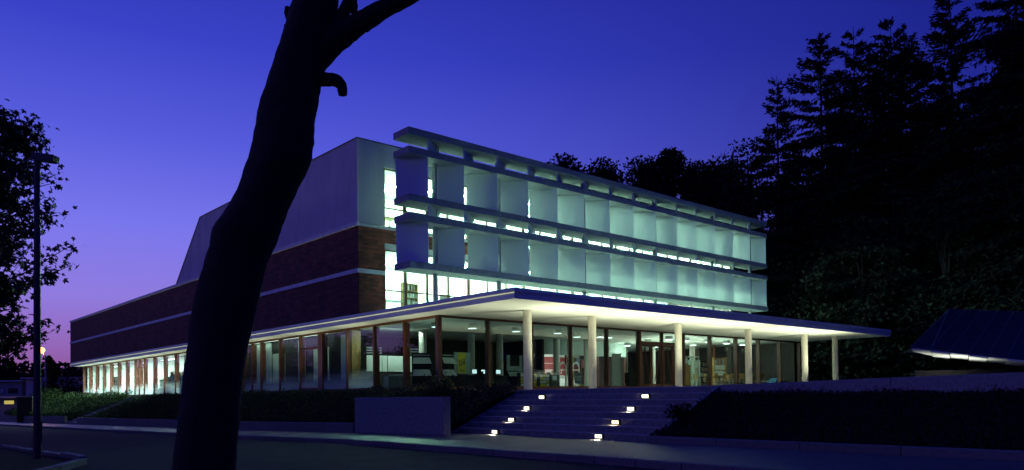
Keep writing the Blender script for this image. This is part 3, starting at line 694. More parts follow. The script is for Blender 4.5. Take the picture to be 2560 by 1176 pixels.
# entrance hall
def rack(label, loc, rz=0, group=None):
    t = thing('brochure_rack', label, 'brochure rack', loc, rz, group)
    MB().box(-.47, .47, .05, .10, 0, 1.75).build('back_panel', M['idark'], t)
    for z in (.62, 1.22):
        MB().add([(-.47, -.16, z), (.47, -.16, z), (.40, .04, z + .30), (-.40, .04, z + .30), (-.47, -.15, z - .02), (.47, -.15, z - .02), (.40, .05, z + .28), (-.40, .05, z + .28)], [(0, 1, 2, 3), (7, 6, 5, 4), (0, 4, 5, 1), (1, 5, 6, 2), (2, 6, 7, 3), (3, 7, 4, 0)]).build('sloped_shelf', M['paper'], t)
    MB().box(-.42, .42, .0, .04, 1.6, 1.66).build('top_strip', M['alu'], t)
    return t
rack('rack with two sloped white shelves just inside the glass corner post', (3.5, 9.0, 0), R(10))
rack('rack with two sloped shelves left of the corner post, behind the flowering bush', (2.3, 9.6, 0), R(-25))
t = thing('display_board', 'grey display board with a yellow poster in the entrance hall', 'display board', (5.4, 10.4, 0))
MB().box(-.5, .55, -.02, .02, .75, 1.9).build('board', M['iteal'], t)
for x in (-.45, .5): MB().box(x - .02, x + .02, -.02, .02, 0, .75).build('leg', M['metal'], t)
ps = MB().box(-.28, .26, -.034, -.022, .80, 1.87).build('poster', M['yellow'], t)
g = MB(); z0 = 1.22
for (x0, x1, za, zb) in ((-.18, -.14, 1.2, 1.5), (-.14, -.03, 1.46, 1.5), (-.14, -.03, 1.2, 1.24), (-.05, -.01, 1.24, 1.46), (.04, .08, 1.22, 1.52), (.08, .16, 1.34, 1.39), (.14, .18, 1.22, 1.56), (.02, .06, 1.5, 1.56), (-.2, .18, .95, .97), (-.16, .14, .90, .92), (-.22, -.2, 1.68, 1.76)):
    g.box(x0, x1, -.038, -.035, za, zb)
g.build('print', M['black'], ps)
t = thing('display_board', 'dark display board with a pale sheet framed in white beside the first canopy column', 'display board', (7.9, 9.0, 0))
MB().box(-.55, .55, -.02, .02, .9, 1.75).build('board', M['iteal'], t); MB().box(-.33, .33, -.035, -.022, 1.15, 1.75).build('picture', M['idark'], t)
for x in (-.5, .5): MB().box(x - .02, x + .02, -.02, .02, 0, .9).build('leg', M['metal'], t)
MB().add([(-.55, -.25, .62), (.55, -.25, .62), (.5, -.03, .86), (-.5, -.03, .86), (-.55, -.24, .60), (.55, -.24, .60), (.5, -.02, .84), (-.5, -.02, .84)], [(0, 1, 2, 3), (7, 6, 5, 4), (0, 4, 5, 1), (1, 5, 6, 2), (2, 6, 7, 3), (3, 7, 4, 0)]).build('sloped_shelf', M['iteal'], t)
def leaflets(label, loc, w, h):
    t = thing('leaflet_stand', label, 'leaflet stand', loc, 0, 'wire leaflet stands')
    fr = MB()
    for x in (-w / 2, w / 2): fr.box(x - .012, x + .012, -.15, .1, 0, h + .06)
    nz = int(h / .17)
    for k in range(nz + 1): fr.box(-w / 2, w / 2, -.15, -.135, .03 + k * .17, .045 + k * .17)
    fr.build('wire_frame', M['black'], t)
    for k in range(nz):
        for j in range(int(w / .24)):
            MB().box(-w / 2 + .03 + j * .24, -w / 2 + .24 + j * .24, -.12, -.10, .05 + k * .17, .05 + k * .17 + random.uniform(.13, .165)).build('leaflet', random.choice([M['paper'], M['paper'], M['yellow']]), t)
    return t
leaflets('wire stand of pale leaflets left of the first canopy column', (8.0, 8.1, 0), 1.25, .72)
leaflets('wire stand of pale leaflets right of the first canopy column', (9.65, 8.6, 0), .78, .78)
t = thing('poster_stand', 'dark poster stand reaching high up right of the first canopy column', 'poster stand', (9.9, 9.9, 0))
MB().box(-.42, .42, -.03, .03, .85, 2.65).build('board', M['idark'], t); MB().box(-.34, .2, -.045, -.032, 1.0, 1.55).build('poster', M['ired'], t); MB().box(-.36, .3, -.045, -.032, 1.75, 1.95).build('leaflet_row', M['iteal'], t)
MB().box(-.03, .03, -.03, .03, 0, .85).build('leg', M['metal'], t)
t = thing('pinboard_wall', 'bright white pinboards with metal strips above them at the back left of the hall', 'pinboard', (3.6, 14.4, 0))
MB().box(-1.6, 1.9, .05, .12, 0, .95).build('base_panel', M['idark'], t)
for a, b_ in ((-1.55, -.62), (-.58, -.28), (-.22, .75), (.82, 1.85)): MB().box(a, b_, 0, .05, .98, 1.85).build('pinboard', M['paper'], t)
for k in range(3): MB().box(-1.55, -.62, 0, .05, 1.95 + k * .14, 2.02 + k * .14).build('metal_strip', M['alu'], t)
for k in range(3): MB().box(.82, 1.85, 0, .05, 1.95 + k * .14, 2.02 + k * .14).build('metal_strip', M['alu'], t)
area('board_light', (0, -1.1, 3.1), 2.6, .2, 60, parent=t, rot=(R(35), 0, 0))
table('office desk with papers below the white pinboards', (3.2, 12.2, 0), 1.9, .8, top='iwall', name='desk', cat='desk')
t = thing('drawer_unit', 'low grey drawer unit under the pinboard desk', 'drawer unit', (2.7, 12.9, 0))
MB().box(-.4, .4, -.25, .25, 0, .66).build('carcass', M['alu'], t)
for k in range(4): MB().box(-.37, .37, -.272, -.252, .05 + k * .15, .18 + k * .15).build('drawer', M['iteal'], t)
t = thing('reception_desk', 'long dark reception desk with lit monitors in the entrance hall', 'desk', (8.4, 11.9, 0))
MB().box(-1.6, 1.6, -.35, .35, .70, .74).build('desk_top', M['idark'], t); MB().box(-1.55, 1.55, -.05, .0, 0, .70).build('front_panel', M['idark'], t)
for x in (-1.0, -.2, .75):
    mn = MB().cbox((x, -.05, .95), (.36, .03, .26)).build('monitor', M['black'], t); MB().box(x - .16, x + .16, -.07, -.066, .84, 1.06).build('screen', M['screen'], mn)
    MB().cyl(x, -.05, .74, .83, .03, 8).build('monitor_stand', M['black'], t)
t = thing('desk_lamp', 'small bright desk lamp on the reception desk', 'lamp', (7.75, 11.75, .74))
MB().cyl(0, 0, 0, .02, .08, 12).build('base', M['black'], t); MB().tube([(0, 0, .02), (.02, 0, .22), (.12, 0, .30)], .008, 6).build('arm', M['black'], t); MB().cyl(.14, 0, .24, .31, .06, 12, .02).build('shade', M['tube_dim'], t)
def gate(label, loc):
    t = thing('security_gate', label, 'security gate', loc, 0, 'security gates')
    pth = [(-.3, 0, 0), (-.3, 0, 1.35)] + [(-.3 * math.cos(a), 0, 1.35 + .36 * math.sin(a)) for a in np.linspace(.3, math.pi - .3, 8)] + [(.3, 0, 1.35), (.3, 0, 0)]
    MB().tube(pth, .035, 8).build('arch', M['paper'], t, smooth=True)
    for z in (.35, .75, 1.2): MB().box(-.27, .27, -.012, .012, z, z + .04).build('cross_bar', M['paper'], t)
    return t
t = thing('white_counter', 'low white counter with papers in front of the red lettered wall', 'counter', (20.9, 18.2, 0)); MB().box(-.9, 1.6, -.25, .25, 0, .95).build('body', M['iwall'], t); MB().box(-.95, 1.65, -.3, .3, .952, .99).build('counter_top', M['paper'], t)
for i, (x, z, mt_, lb) in enumerate(((19.0, 1.55, 'slate', 'blue poster hanging beside the inner doors'), (19.55, 1.45, 'ired', 'small red poster hanging beside the blue one'), (22.0, 1.5, 'paper', 'pale sheet hanging on the inner glass doors'))):
    t = thing('poster', lb, 'poster', (x, 14.96, z)); MB().box(-.2, .2, -.01, .01, 0, .55).build('sheet', M[mt_], t); MB().box(-.2, .2, -.014, .014, .55, .575).build('hanger', M['metal'], t)
gate('white arched security gate nearer the red lettered wall opening', (15.95, 13.4, 0)); gate('white arched security gate nearer the second canopy column', (17.2, 13.4, 0))
t = thing('notice_easel', 'leaning blue-grey calendar notice with a yellow border on a low stand', 'notice', (13.1, 9.3, 0))
ee = MB().cbox((0, 0, .55), (.62, .03, .70), Euler((R(-14), R(5), 0)).to_matrix()).build('notice', M['slate'], t)
gg = MB()
for i in range(6):
    for j in range(4): gg.cbox((-.22 + i * .088, -.045 + j * .018 - .02, .40 + j * .085), (.05, .006, .05), Euler((R(-14), 0, 0)).to_matrix())
gg.build('print', M['paper'], ee)
for x in (-.40, .40): MB().box(x - .04, x + .04, -.02, .02, 0, .95 if x < 0 else .2).build('border', M['yellow'], t)
MB().box(-.40, .40, -.01, .03, .12, .18).build('border', M['yellow'], t)
t = thing('partition_screen', 'tall pale free-standing screen left of the entrance doors', 'screen', (16.75, 9.5, 0)); MB().box(-.36, .36, -.05, .05, 0, 2.1).build('panel', M['iwall'], t); MB().box(.34, .40, -.06, .06, 0, 2.12).build('edge_post', M['iteal'], t)
t = thing('cupboard', 'dark low cupboard with a handle rail beside the entrance doors', 'cupboard', (17.5, 9.0, 0)); MB().box(-.32, .32, -.2, .2, .2, .92).build('body', M['black'], t); MB().tube([(-.28, -.1, .92), (-.28, -.1, 1.02), (.28, -.1, 1.02), (.28, -.1, .92)], .014, 6).build('rail', M['black'], t)
for x in (-.26, .26): MB().box(x - .02, x + .02, -.15, .15, 0, .2).build('leg', M['metal'], t)
t = thing('photocopier', 'dark photocopier with a white tray left of the security gates', 'photocopier', (14.2, 12.6, 0)); MB().box(-.4, .4, -.3, .3, .0, .85).build('body', M['black'], t, bevel=.02); MB().box(-.28, .1, -.34, -.302, .5, .78).build('panel', M['paper'], t); MB().box(-.38, .38, -.28, .28, .86, .95).build('lid', M['alu'], t)
t = thing('poster', 'green poster hanging on the header beside the lettered opening', 'poster', (18.4, 14.98, 1.75)); MB().box(-.22, .22, -.01, .01, 0, .5).build('sheet', M['green'], t); MB().box(-.01, .01, -.006, .006, .5, .56).build('hanger', M['metal'], t)
# side offices
bookcase('bookcase', 'bookcase with white files, farther one along the side windows', (3.4, 57.0, 0), 1.6, 2.0, 4, R(-90), 'iwall', group='bookcases in the side offices')
bookcase('bookcase', 'bookcase with white files, nearer one along the side windows', (3.6, 53.6, 0), 1.6, 1.5, 3, R(-90), 'iwall', .7, group='bookcases in the side offices')
bookcase('bookcase', 'narrow bookcase with dark files in the last side office', (3.2, 68.6, 0), 1.2, 2.1, 5, R(-90), 'metal', .9, group='bookcases in the side offices')
t = thing('counter', 'dark panelled counter with a row of books in the side office', 'counter', (2.5, 45.6, 0)); MB().box(-.3, .3, -2.6, 2.6, 0, 1.55).build('front_panel', M['slate'], t)
bb = MB(); y = -2.4
while y < 2.3:
    w_ = random.uniform(.05, .12)
    if random.random() < .8: bb.box(-.12, .12, y, y + w_ - .01, 1.56, 1.56 + random.uniform(.2, .45))
    y += w_
bb.build('books', M['books'], t)
table('white desk with a lamp in the far side office', (3.0, 61.5, 0), .8, 1.7, top='iwall', name='desk', cat='desk')
# upper floors
bookcase('magazine_rack', 'tall pale magazine rack in the window just above the canopy', (4.15, 13.4, 3.76), 1.0, 2.05, 5, R(8), 'oak', .6, cat='magazine rack')
table('long grey table at the first window above the canopy', (2.5, 13.2, 3.76), 2.0, .8, h=.95, top='alu', name='desk', cat='desk')
t = thing('monitor', 'grey monitor seen in the window above the canopy', 'monitor', (6.4, 13.2, 4.72)); MB().box(-.35, .35, -.05, .05, .08, .62).build('screen_back', M['alu'], t); MB().cyl(0, 0, 0, .08, .12, 12).build('foot', M['alu'], t)
table('small desk carrying the grey monitor above the canopy', (6.4, 13.3, 3.76), 1.6, .8, h=.955, top='alu', name='desk', cat='desk')
t = thing('display_case', 'glass case with a wooden lid behind the first top floor window', 'display case', (2.35, 12.95, 8.30))
for x in (-.5, .5):
    for y in (-.3, .3): MB().box(x - .02, x + .02, y - .02, y + .02, 0, .72).build('leg', M['metal'], t)
MB().box(-.54, .54, -.34, .34, .72, .77).build('lid', M['oak'], t); MB().box(-.48, .48, -.31, -.30, .15, .71).build('pane', M['glass_up'], t)
t = thing('wall_map', 'pale map with yellow patches on the top floor wall', 'map', (3.3, 18.10, 9.6)); MB().box(-2.2, .6, -.03, .02, 0, 1.7).build('sheet', M['iteal'], t)
pt = MB()
for k in range(14):
    a = -1.6 + .12 * k; pt.cbox((a + random.uniform(-.2, .2), -.036, .4 + random.random() * .9), (random.uniform(.15, .4), .004, random.uniform(.1, .35)))
pt.build('patches', M['yellow'], t)

# ================================================================== STEP LIGHTS
def step_light(label, x, y, z, warm=False):
    t = thing('step_light', label, 'step light', (x, y, z), 0, 'step lights on the entrance stairway')
    MB().box(-.055, -.004, -.15, .15, -.075, .075).build('housing', M['metal'], t, bevel=.01)
    df = MB().box(-.068, -.0555, -.112, .112, -.044, .044).build('diffuser', M['stepl_w' if warm else 'stepl'], t)
    MB().box(-.075, -.069, -.125, .125, -.004, .004).build('guard_bar', M['metal'], df)
    d = bpy.data.lights.new('step_lamp', 'SPOT'); d.energy = 62; d.color = (1, .93, .68) if not warm else (1, .8, .45); d.spot_size = R(125); d.spot_blend = 1; d.shadow_soft_size = .05
    o = bpy.data.objects.new('step_lamp', d); COL.objects.link(o); o.parent = t; o.location = (-.11, 0, -.01); o.rotation_euler = Vector((-.55, 0, -1)).to_track_quat('-Z', 'Y').to_euler()
for (k, y1, y2), nm in zip(((8, -3.98, -8.24), (6, -3.86, -8.15), (4, -3.73, -8.04), (2, -3.61, -7.93)), ('lowest', 'second lowest', 'second highest', 'highest')):
    z = TZ - RZ * (k - .5)
    step_light(f'{nm} step light in the left row nearer the concrete block', riser_x(k), y1, z)
    step_light(f'{nm} step light in the right row nearer the grass bank', riser_x(k), y2, z, k == 6)

# ================================================================== TREES AND PLANTS
def kites(P, Dv, Nv, ln, wd, mid=.45):
    """one kite-shaped face per point: P base, Dv direction, Nv side"""
    tip = P + Dv * ln[:, None]; m_ = P + Dv * (ln * mid)[:, None]
    V = np.stack([P, m_ + Nv * (wd / 2)[:, None], tip, m_ - Nv * (wd / 2)[:, None]], 1).reshape(-1, 3)
    return V, np.arange(len(P) * 4).reshape(-1, 4)
def unit(a): return a / np.maximum(np.linalg.norm(a, axis=1, keepdims=True), 1e-6)
def rnd(n): return unit(rng.normal(size=(n, 3)))
def maple(P, size, droop=.35):
    """lobed leaves: three kites sharing a stalk end"""
    n = len(P); D = rnd(n); D[:, 2] = D[:, 2] * .6 - droop; D = unit(D); Sd = unit(np.cross(D, rnd(n)))
    Vs, Fs, o = [], [], 0
    for ang, l in ((0, 1.0), (.95, .78), (-.95, .78), (1.9, .45), (-1.9, .45)):
        d = D * math.cos(ang) + Sd * math.sin(ang); s_ = Sd * math.cos(ang) - D * math.sin(ang)
        V, F = kites(P, d, s_, size * l, size * l * .5, .5); Vs.append(V); Fs.append(F + o); o += len(V)
    return np.concatenate(Vs), np.concatenate(Fs)
def street_tree(name, label, loc, crown_c, rad, tips, seed, group=None, extra=()):
    rs = random.Random(seed); t = thing(name, label, 'tree', loc, 0, group)
    b = MB(); H = crown_c[2] + rad[2] * .6
    stem = [Vector((0, 0, -.3)), Vector((.03, -.02, 1.2)), Vector((.05, .05, 2.6)), Vector((crown_c[0] * .4, crown_c[1] * .4, 4)), Vector((crown_c[0] * .8, crown_c[1] * .8, H))]
    b.tube(stem, [.17, .14, .12, .085, .03], 10)
    pts = []
    ends = []
    for k in range(tips):
        th = rs.uniform(0, 2 * math.pi); u = rs.uniform(-.95, 1)
        e = Vector((crown_c[0] + rad[0] * math.sqrt(1 - u * u) * math.cos(th), crown_c[1] + rad[1] * math.sqrt(1 - u * u) * math.sin(th), crown_c[2] + rad[2] * u)) 
        ends.append(e * 1.0 if rs.random() < .6 else Vector(crown_c) + (e - Vector(crown_c)) * rs.uniform(.4, .9))
    ends += [Vector(e) for e in extra]
    for e in ends:
        z0 = max(1.6, min(H - .3, e.z - rs.uniform(.6, 1.6))); s0 = Vector((crown_c[0] * .5 * z0 / 4, crown_c[1] * .5 * z0 / 4, z0))
        mid = s0.lerp(e, .5) + Vector((rs.uniform(-.2, .2), rs.uniform(-.2, .2), rs.uniform(-.1, .3)))
        b.tube([s0, mid, e], [.035, .02, .006], 5)
        for j in range(26):
            f = rs.uniform(.42, 1.06); q = (s0.lerp(mid, f * 2) if f < .5 else mid.lerp(e, f * 2 - 1)); pts.append(q + Vector((rs.gauss(0, .13), rs.gauss(0, .13), rs.gauss(0, .12))))
        for j in range(3):
            e2 = e.lerp(mid, rs.uniform(.1, .8)) + Vector((rs.gauss(0, .3), rs.gauss(0, .3), rs.gauss(.05, .25)))
            for i in range(15): pts.append(mid.lerp(e2, rs.uniform(.5, 1.05)) + Vector((rs.gauss(0, .09), rs.gauss(0, .09), rs.gauss(0, .09))))
    b.build('trunk', M['bark'], t, smooth=True)
    P = np.array([tuple(p) for p in pts]); V, F = maple(P, rng.uniform(.085, .165, len(P)))
    link('crown', npmesh('crown', V, F), M['leaf'], t)
    return t
st0 = street_tree('street_tree', 'leafy street tree with lobed leaves behind the near lamp post', (-17.0, 1.0, -1.8), (-.05, .1, 5.6), (2.4, 2.4, 3.55), 165, 3, 'street trees along the far kerb',
    extra=[(.92, -2.0, 5.25), (.80, -2.05, 4.55), (.95, -1.75, 6.9), (1.1, -1.3, 7.3), (.7, -1.5, 7.8), (1.0, -2.0, 4.0), (1.0, -1.6, 6.0), (.85, -1.9, 5.0), (.8, -1.8, 3.6), (.3, -1.9, 3.1)])
for i, (x, y, rz, s) in enumerate(((-16.9, 17.5, 1.3, 1.0), (-17.1, 33.5, 2.9, 1.08), (-16.8, 50, 4.4, .95), (-17.0, 67, 5.5, 1.1))):
    c = copy_thing(st0, (x, y, zp(y) - .2), rz, f'street tree outside the view, {ordn[i]} behind the near lamp post, mirrored in the side windows'); c.scale = (s, s, s)

# leaning bare trunk in front: path in the plane facing the camera, 8 m away
def at8(px, py, d=8.0): return CAM + (FW + RT * ((px - 1302.2) / 1917.9) + UP * ((956.4 - py) / 1917.9)) * d
tr = thing('leaning_tree', 'thick dark leaning tree trunk with sawn limbs standing close to the camera', 'tree', (-16.5, -13.8, -1.75))
org = Vector(tr.location)
prof = [(1330, 400, 580), (1176, 436, 586), (1100, 444, 590), (1000, 456, 598), (900, 469, 610), (800, 482, 631), (740, 494, 645), (700, 505, 655), (655, 518, 664), (622, 529, 680), (600, 531, 690), (575, 535, 698), (545, 558, 708), (510, 581, 722), (460, 604, 745), (400, 624, 777), (372, 632, 779), (355, 637, 784), (300, 645, 785), (250, 658, 795), (200, 675, 803), (150, 690, 815), (100, 706, 828), (40, 722, 838), (0, 735, 845), (-120, 760, 862), (-300, 800, 890)]
SEG = 28; rings = []; dpt = 8.0
xs_i = np.array([p[0] for p in prof][::-1], float)
ysamp = np.concatenate([np.arange(1330, -300, -16.0)])
V = []
for yy in ysamp:
    l = np.interp(yy, xs_i, [p[1] for p in prof][::-1]); r = np.interp(yy, xs_i, [p[2] for p in prof][::-1])
    cx = (l + r) / 2; rad = (r - l) / 2 / 1917.9 * dpt; cen = at8(cx, yy)
    for k in range(SEG):
        a = 2 * math.pi * k / SEG
        w = 1 + .035 * math.sin(3 * a + yy * .013) * (abs(math.sin(a)) ) + .022 * random.uniform(-1, 1)
        V.append(cen + (RT * math.cos(a) + FW * math.sin(a)) * rad * w - org)
F = [(i * SEG + k, i * SEG + (k + 1) % SEG, (i + 1) * SEG + (k + 1) % SEG, (i + 1) * SEG + k) for i in range(len(ysamp) - 1) for k in range(SEG)]
F.append(tuple(range((len(ysamp) - 1) * SEG, len(ysamp) * SEG)))
mb = MB(); mb.v = [tuple(v) for v in V]; mb.f = F; mb.build('trunk', M['bark'], tr, smooth=True)
def limb(name, pts, rads, n=14):
    path = [at8(x, y, 8 + dz) - org for x, y, dz in pts]
    # subdivide
    P2, R2 = [], []
    for i in range(len(path) - 1):
        for s in range(5):
            f = s / 5; P2.append(path[i].lerp(path[i + 1], f)); R2.append((rads[i] * (1 - f) + rads[i + 1] * f) / 1917.9 * 8)
    P2.append(path[-1]); R2.append(rads[-1] / 1917.9 * 8)
    for _ in range(3):
        P2 = [P2[0]] + [(P2[i - 1] + P2[i] * 2 + P2[i + 1]) / 4 for i in range(1, len(P2) - 1)] + [P2[-1]]
    return MB().tube(P2, R2, n, jitter=.10).build(name, M['bark'], tr, smooth=True)
limb('branch', [(768, 168, 0), (815, 112, 0), (866, 78, 0), (906, 54, 0), (960, 22, .03), (1012, -4, .05), (1080, -42, .1), (1200, -110, .15)], [38, 38, 31, 26, 23, 21, 20, 16])
limb('branch', [(835, 75, .02), (862, 28, .0), (885, -20, -.05), (920, -90, -.1)], [22, 15, 16, 14])
limb('branch_stub', [(880, -10, 0), (885, 15, 0), (885, 34, 0)], [10, 10, 8])
limb('branch_stub', [(772, 199, 0), (815, 199, 0), (840, 200, 0), (855, 214, 0), (857, 238, 0)], [18, 17, 16, 13, 11])
limb('branch_stub', [(735, 90, 0), (726, 55, 0), (720, 32, 0), (718, 18, 0)], [14, 9, 10, 6])
limb('branch_stub', [(732, 85, 0), (718, 70, 0), (713, 62, 0)], [13, 8, 4])
limb('branch', [(800, -150, .1), (700, -320, .5), (560, -560, 1.2)], [40, 28, 14])
limb('branch', [(850, -200, -.1), (940, -420, -.6), (1010, -640, -1.2)], [44, 30, 14])

def conifer(name, label, loc, H, Rb, seed, skirt=.06, group='dark conifers right of the library'):
    rs = np.random.default_rng(seed); t = thing(name, label, 'tree', loc, 0, group)
    MB().tube([(0, 0, -1.5), (0, 0, H * .5), (.1, .05, H)], [H * .011, H * .006, .02], 8).build('trunk', M['bark'], t, smooth=True)
    Ps, Ds, Ns, Ls, Wd = [], [], [], [], []
    h = skirt * H
    while h < H * .985:
        f = h / H; Lb = Rb * ((1 - f) ** .72 + .03); nb = int(5 + 5 * (1 - f))
        for k in range(nb):
            th = rs.uniform(0, 2 * np.pi); L_ = Lb * rs.uniform(.55, 1.15); d = np.array([np.cos(th), np.sin(th), 0]); s = np.array([-d[1], d[0], 0])
            n = max(14, int(L_ * 52)); q = rs.uniform(.08, 1, n) ** .8
            drop = .22 if f < .75 else -.25
            z = h + L_ * (.10 * np.sin(q * 2.2) - drop * q ** 2) + rs.normal(0, .08, n)
            P = d * (q * L_)[:, None] + s * (rs.normal(0, .20, n) * L_ * q)[:, None]; P[:, 2] += z
            D = d * .55 + s * rs.uniform(-.9, .9, (n, 1)); D[:, 2] += rs.uniform(-.95, -.05, n) if f < .8 else rs.uniform(-.2, .5, n)
            Ps.append(P); Ds.append(D); Ls.append(rs.uniform(.35, .95, n) * (1 - .55 * f)); Wd.append(rs.uniform(.12, .30, n) * (1 - .4 * f))
        h += H * rs.uniform(.016, .03)
    P = np.concatenate(Ps); D = unit(np.concatenate(Ds)); Nn = unit(np.cross(D, unit(rs.normal(size=D.shape)))); ln = np.concatenate(Ls); wd = np.concatenate(Wd)
    V, F = kites(P, D, Nn, ln, wd, .35)
    link('crown', npmesh('crown', V, F), M['conifer'], t)
    return t
def hz(x, y): return float(np.interp(x, [30, 40, 60, 90], [-.4, -.2, 3.0, 8.0]))
cf = [('slim spruce with a clear pointed top, leftmost of the conifers beside the fins', 43.5, 13.4, 28.0, 5.2),
      ('broad fir whose rounded top stands just right of the slim spruce', 47.5, 11.3, 32.5, 9.0),
      ('narrow spruce spire in the middle of the conifer group', 47.9, 8.4, 32.0, 7.0),
      ('bushy fir right of the narrow spire, above the canopy end', 46.2, 4.5, 30.6, 8.0),
      ('tall dark fir rising out of the picture behind the glass roof', 50.0, 1.2, 33, 9.0),
      ('very tall fir with hanging sprays over the glass roof', 46, -4.6, 36, 9.0),
      ('very tall fir at the right edge of the picture', 45, -7.2, 34, 8.5),
      ('fir deep behind the glass roof, filling the gap between its neighbours', 52.0, -4.5, 33, 9.5), ('fir standing well behind the broad rounded fir', 55.0, 9.0, 33, 9.0), ('slimmer fir behind the narrow spire', 50.0, 4.5, 30.5, 8.0), ('heavy fir reaching out of the picture at the top right corner', 50.0, -9.5, 42, 9.5)]
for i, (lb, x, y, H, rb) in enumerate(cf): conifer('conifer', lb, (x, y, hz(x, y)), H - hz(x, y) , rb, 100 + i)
def broadleaf(name, label, loc, H, rx, n, seed, group, base=.25, lobes=16, size=(.22, .45), mt='dleaf'):
    rs = np.random.default_rng(seed); t = thing(name, label, 'tree', loc, 0, group)
    b = MB(); H *= 1.07; b.tube([(0, 0, -1), (.1, 0, H * .35), (0, .1, H * .75)], [H * .022, H * .016, H * .006], 8)
    Ps = []
    for k in range(lobes):
        u = (k + rs.uniform(.2, .9)) / lobes; zc = H * (base + (1 - base) * (.15 + .72 * u)); rr_ = rx * np.sqrt(max(.05, 1 - (2 * u - .9) ** 2)) * rs.uniform(.35, .8); th = rs.uniform(0, 6.28)
        c = np.array([rr_ * np.cos(th), rr_ * np.sin(th), zc]); r = rx * rs.uniform(.26, .5)
        b.tube([(0, 0, H * .3 * (.6 + u)), tuple(c * [.5, .5, .9]), tuple(c)], [H * .008, H * .005, .02], 5)
        m_ = n // lobes; q = unit(rs.normal(size=(m_, 3))) * (rs.uniform(0, 1, m_) ** .45)[:, None] * r * [1, 1, .8]
        Ps.append(c + q)
    b.build('trunk', M['bark'], t)
    P = np.concatenate(Ps); D = unit(rs.normal(size=P.shape) + [0, 0, .1]); Nn = unit(np.cross(D, rs.normal(size=D.shape)))
    V, F = kites(P, D, Nn, rs.uniform(*size, len(P)), rs.uniform(size[0] * .6, size[1] * .7, len(P)))
    link('crown', npmesh('crown', V, F), M[mt], t); return t
G1 = 'broadleaf trees behind the sun screen'
for i, (lb, x, y, H, rx) in enumerate((('round broadleaf crown showing above the left part of the top slab', 43.0, 39.6, 26.6, 5.6), ('broadleaf crown lower than its neighbours above the middle of the top slab', 47.5, 37.6, 26.4, 5.8),
        ('broadleaf tree with feathery top shoots above the right half of the fins', 50.8, 34.6, 26.8, 5.4), ('broadleaf tree with the tallest shoots behind the right half of the fins', 51.5, 30.6, 27.2, 4.6),
        ('broadleaf crown just left of the big dark tree at the end of the fins', 52.1, 27.0, 24.6, 4.6), ('low broadleaf crown tucked beside the big dark tree', 50.5, 23.8, 23.8, 4.4))):
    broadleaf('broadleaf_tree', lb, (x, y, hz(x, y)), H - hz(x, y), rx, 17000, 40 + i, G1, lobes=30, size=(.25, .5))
G2 = 'dark trees at the end of the library'
for i, (lb, x, y, H, rx) in enumerate((('big spreading dark tree overhanging the far end of the fins', 46.5, 18.0, 23.4, 5.6), ('dark tree behind the far end of the canopy', 44.0, 12.5, 15.0, 5.0), ('dark tree between canopy end and glass roof', 42.5, 5.5, 13.0, 5.0), ('dark tree standing behind the glass roof tip', 43.0, -.5, 14.0, 5.2), ('dark tree farther right behind the glass roof', 50.0, -6.5, 16.0, 5.6), ('dark tree behind the right end of the glass roof', 56, -10.5, 17.0, 5.6))):
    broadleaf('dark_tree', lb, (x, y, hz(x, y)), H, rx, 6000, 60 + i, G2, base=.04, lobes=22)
hb = MB(); xs = [36, 40, 50, 60, 75, 95, 140]; ys = [-90, -60, -40, -20, 0, 20, 40, 60, 90]
hb.add([(x, y, -.35 if x == 36 else hz(x, y) + random.uniform(-.1, .1) + (x - 90) * .1 * (x > 90)) for y in ys for x in xs], [(j * 7 + i, j * 7 + i + 1, (j + 1) * 7 + i + 1, (j + 1) * 7 + i) for j in range(8) for i in range(6)])
hb.build('hillside', M['earth'], kind='structure', smooth=True)
# undergrowth on the hillside, one mass
n = 16000; P = np.stack([rng.uniform(37, 60, n), rng.uniform(-30, 26, n), np.zeros(n)], 1); P[:, 2] = np.interp(P[:, 0], [30, 40, 60, 90], [-.4, -.2, 3, 8]) + rng.uniform(0, 1, n) ** 1.6 * 3.2
D = unit(rng.normal(size=(n, 3)) + [0, 0, .5]); V, F = kites(P, D, unit(np.cross(D, rnd(n))), rng.uniform(.3, .7, n), rng.uniform(.2, .4, n))
link('undergrowth', npmesh('undergrowth', V, F), M['dleaf'], kind='stuff')

# bank planting
def cover(name, vs, w, n, hmin, hmax, mt, size, up=.6, sel=None):
    A = np.array(vs).reshape(-1, w, 3); nj = A.shape[0] - 1; j = rng.integers(0, nj, n); i = rng.integers(0, w - 1, n); u = rng.uniform(0, 1, (n, 1)); v = rng.uniform(0, 1, (n, 1))
    P = A[j, i] * (1 - u) * (1 - v) + A[j + 1, i] * u * (1 - v) + A[j, i + 1] * (1 - u) * v + A[j + 1, i + 1] * u * v
    cl = np.sin(P[:, 0] * 1.9 + np.sin(P[:, 1] * 1.1) * 2) * np.sin(P[:, 1] * 1.37 + 1.3 * np.sin(P[:, 0])) * .5 + .5
    P[:, 2] += rng.uniform(0, 1, n) ** 1.3 * (hmin + (hmax - hmin) * cl)
    D = rng.normal(size=(n, 3)) + [0, 0, up]; D = unit(D)
    V, F = kites(P, D, unit(np.cross(D, rnd(n))), rng.uniform(size[0], size[1], n), rng.uniform(size[0] * .35, size[1] * .45, n), .5)
    return link(name, npmesh(name, V, F), M[mt], kind='stuff')
cover('bank_planting', bl1, 9, 60000, .12, .42, 'grass', (.07, .20))
cover('bank_planting', bl2, 9, 26000, .3, .85, 'grass', (.10, .26))
cover('bank_weeds', br, 8, 52000, .02, .12, 'weed', (.04, .13), up=1.0)
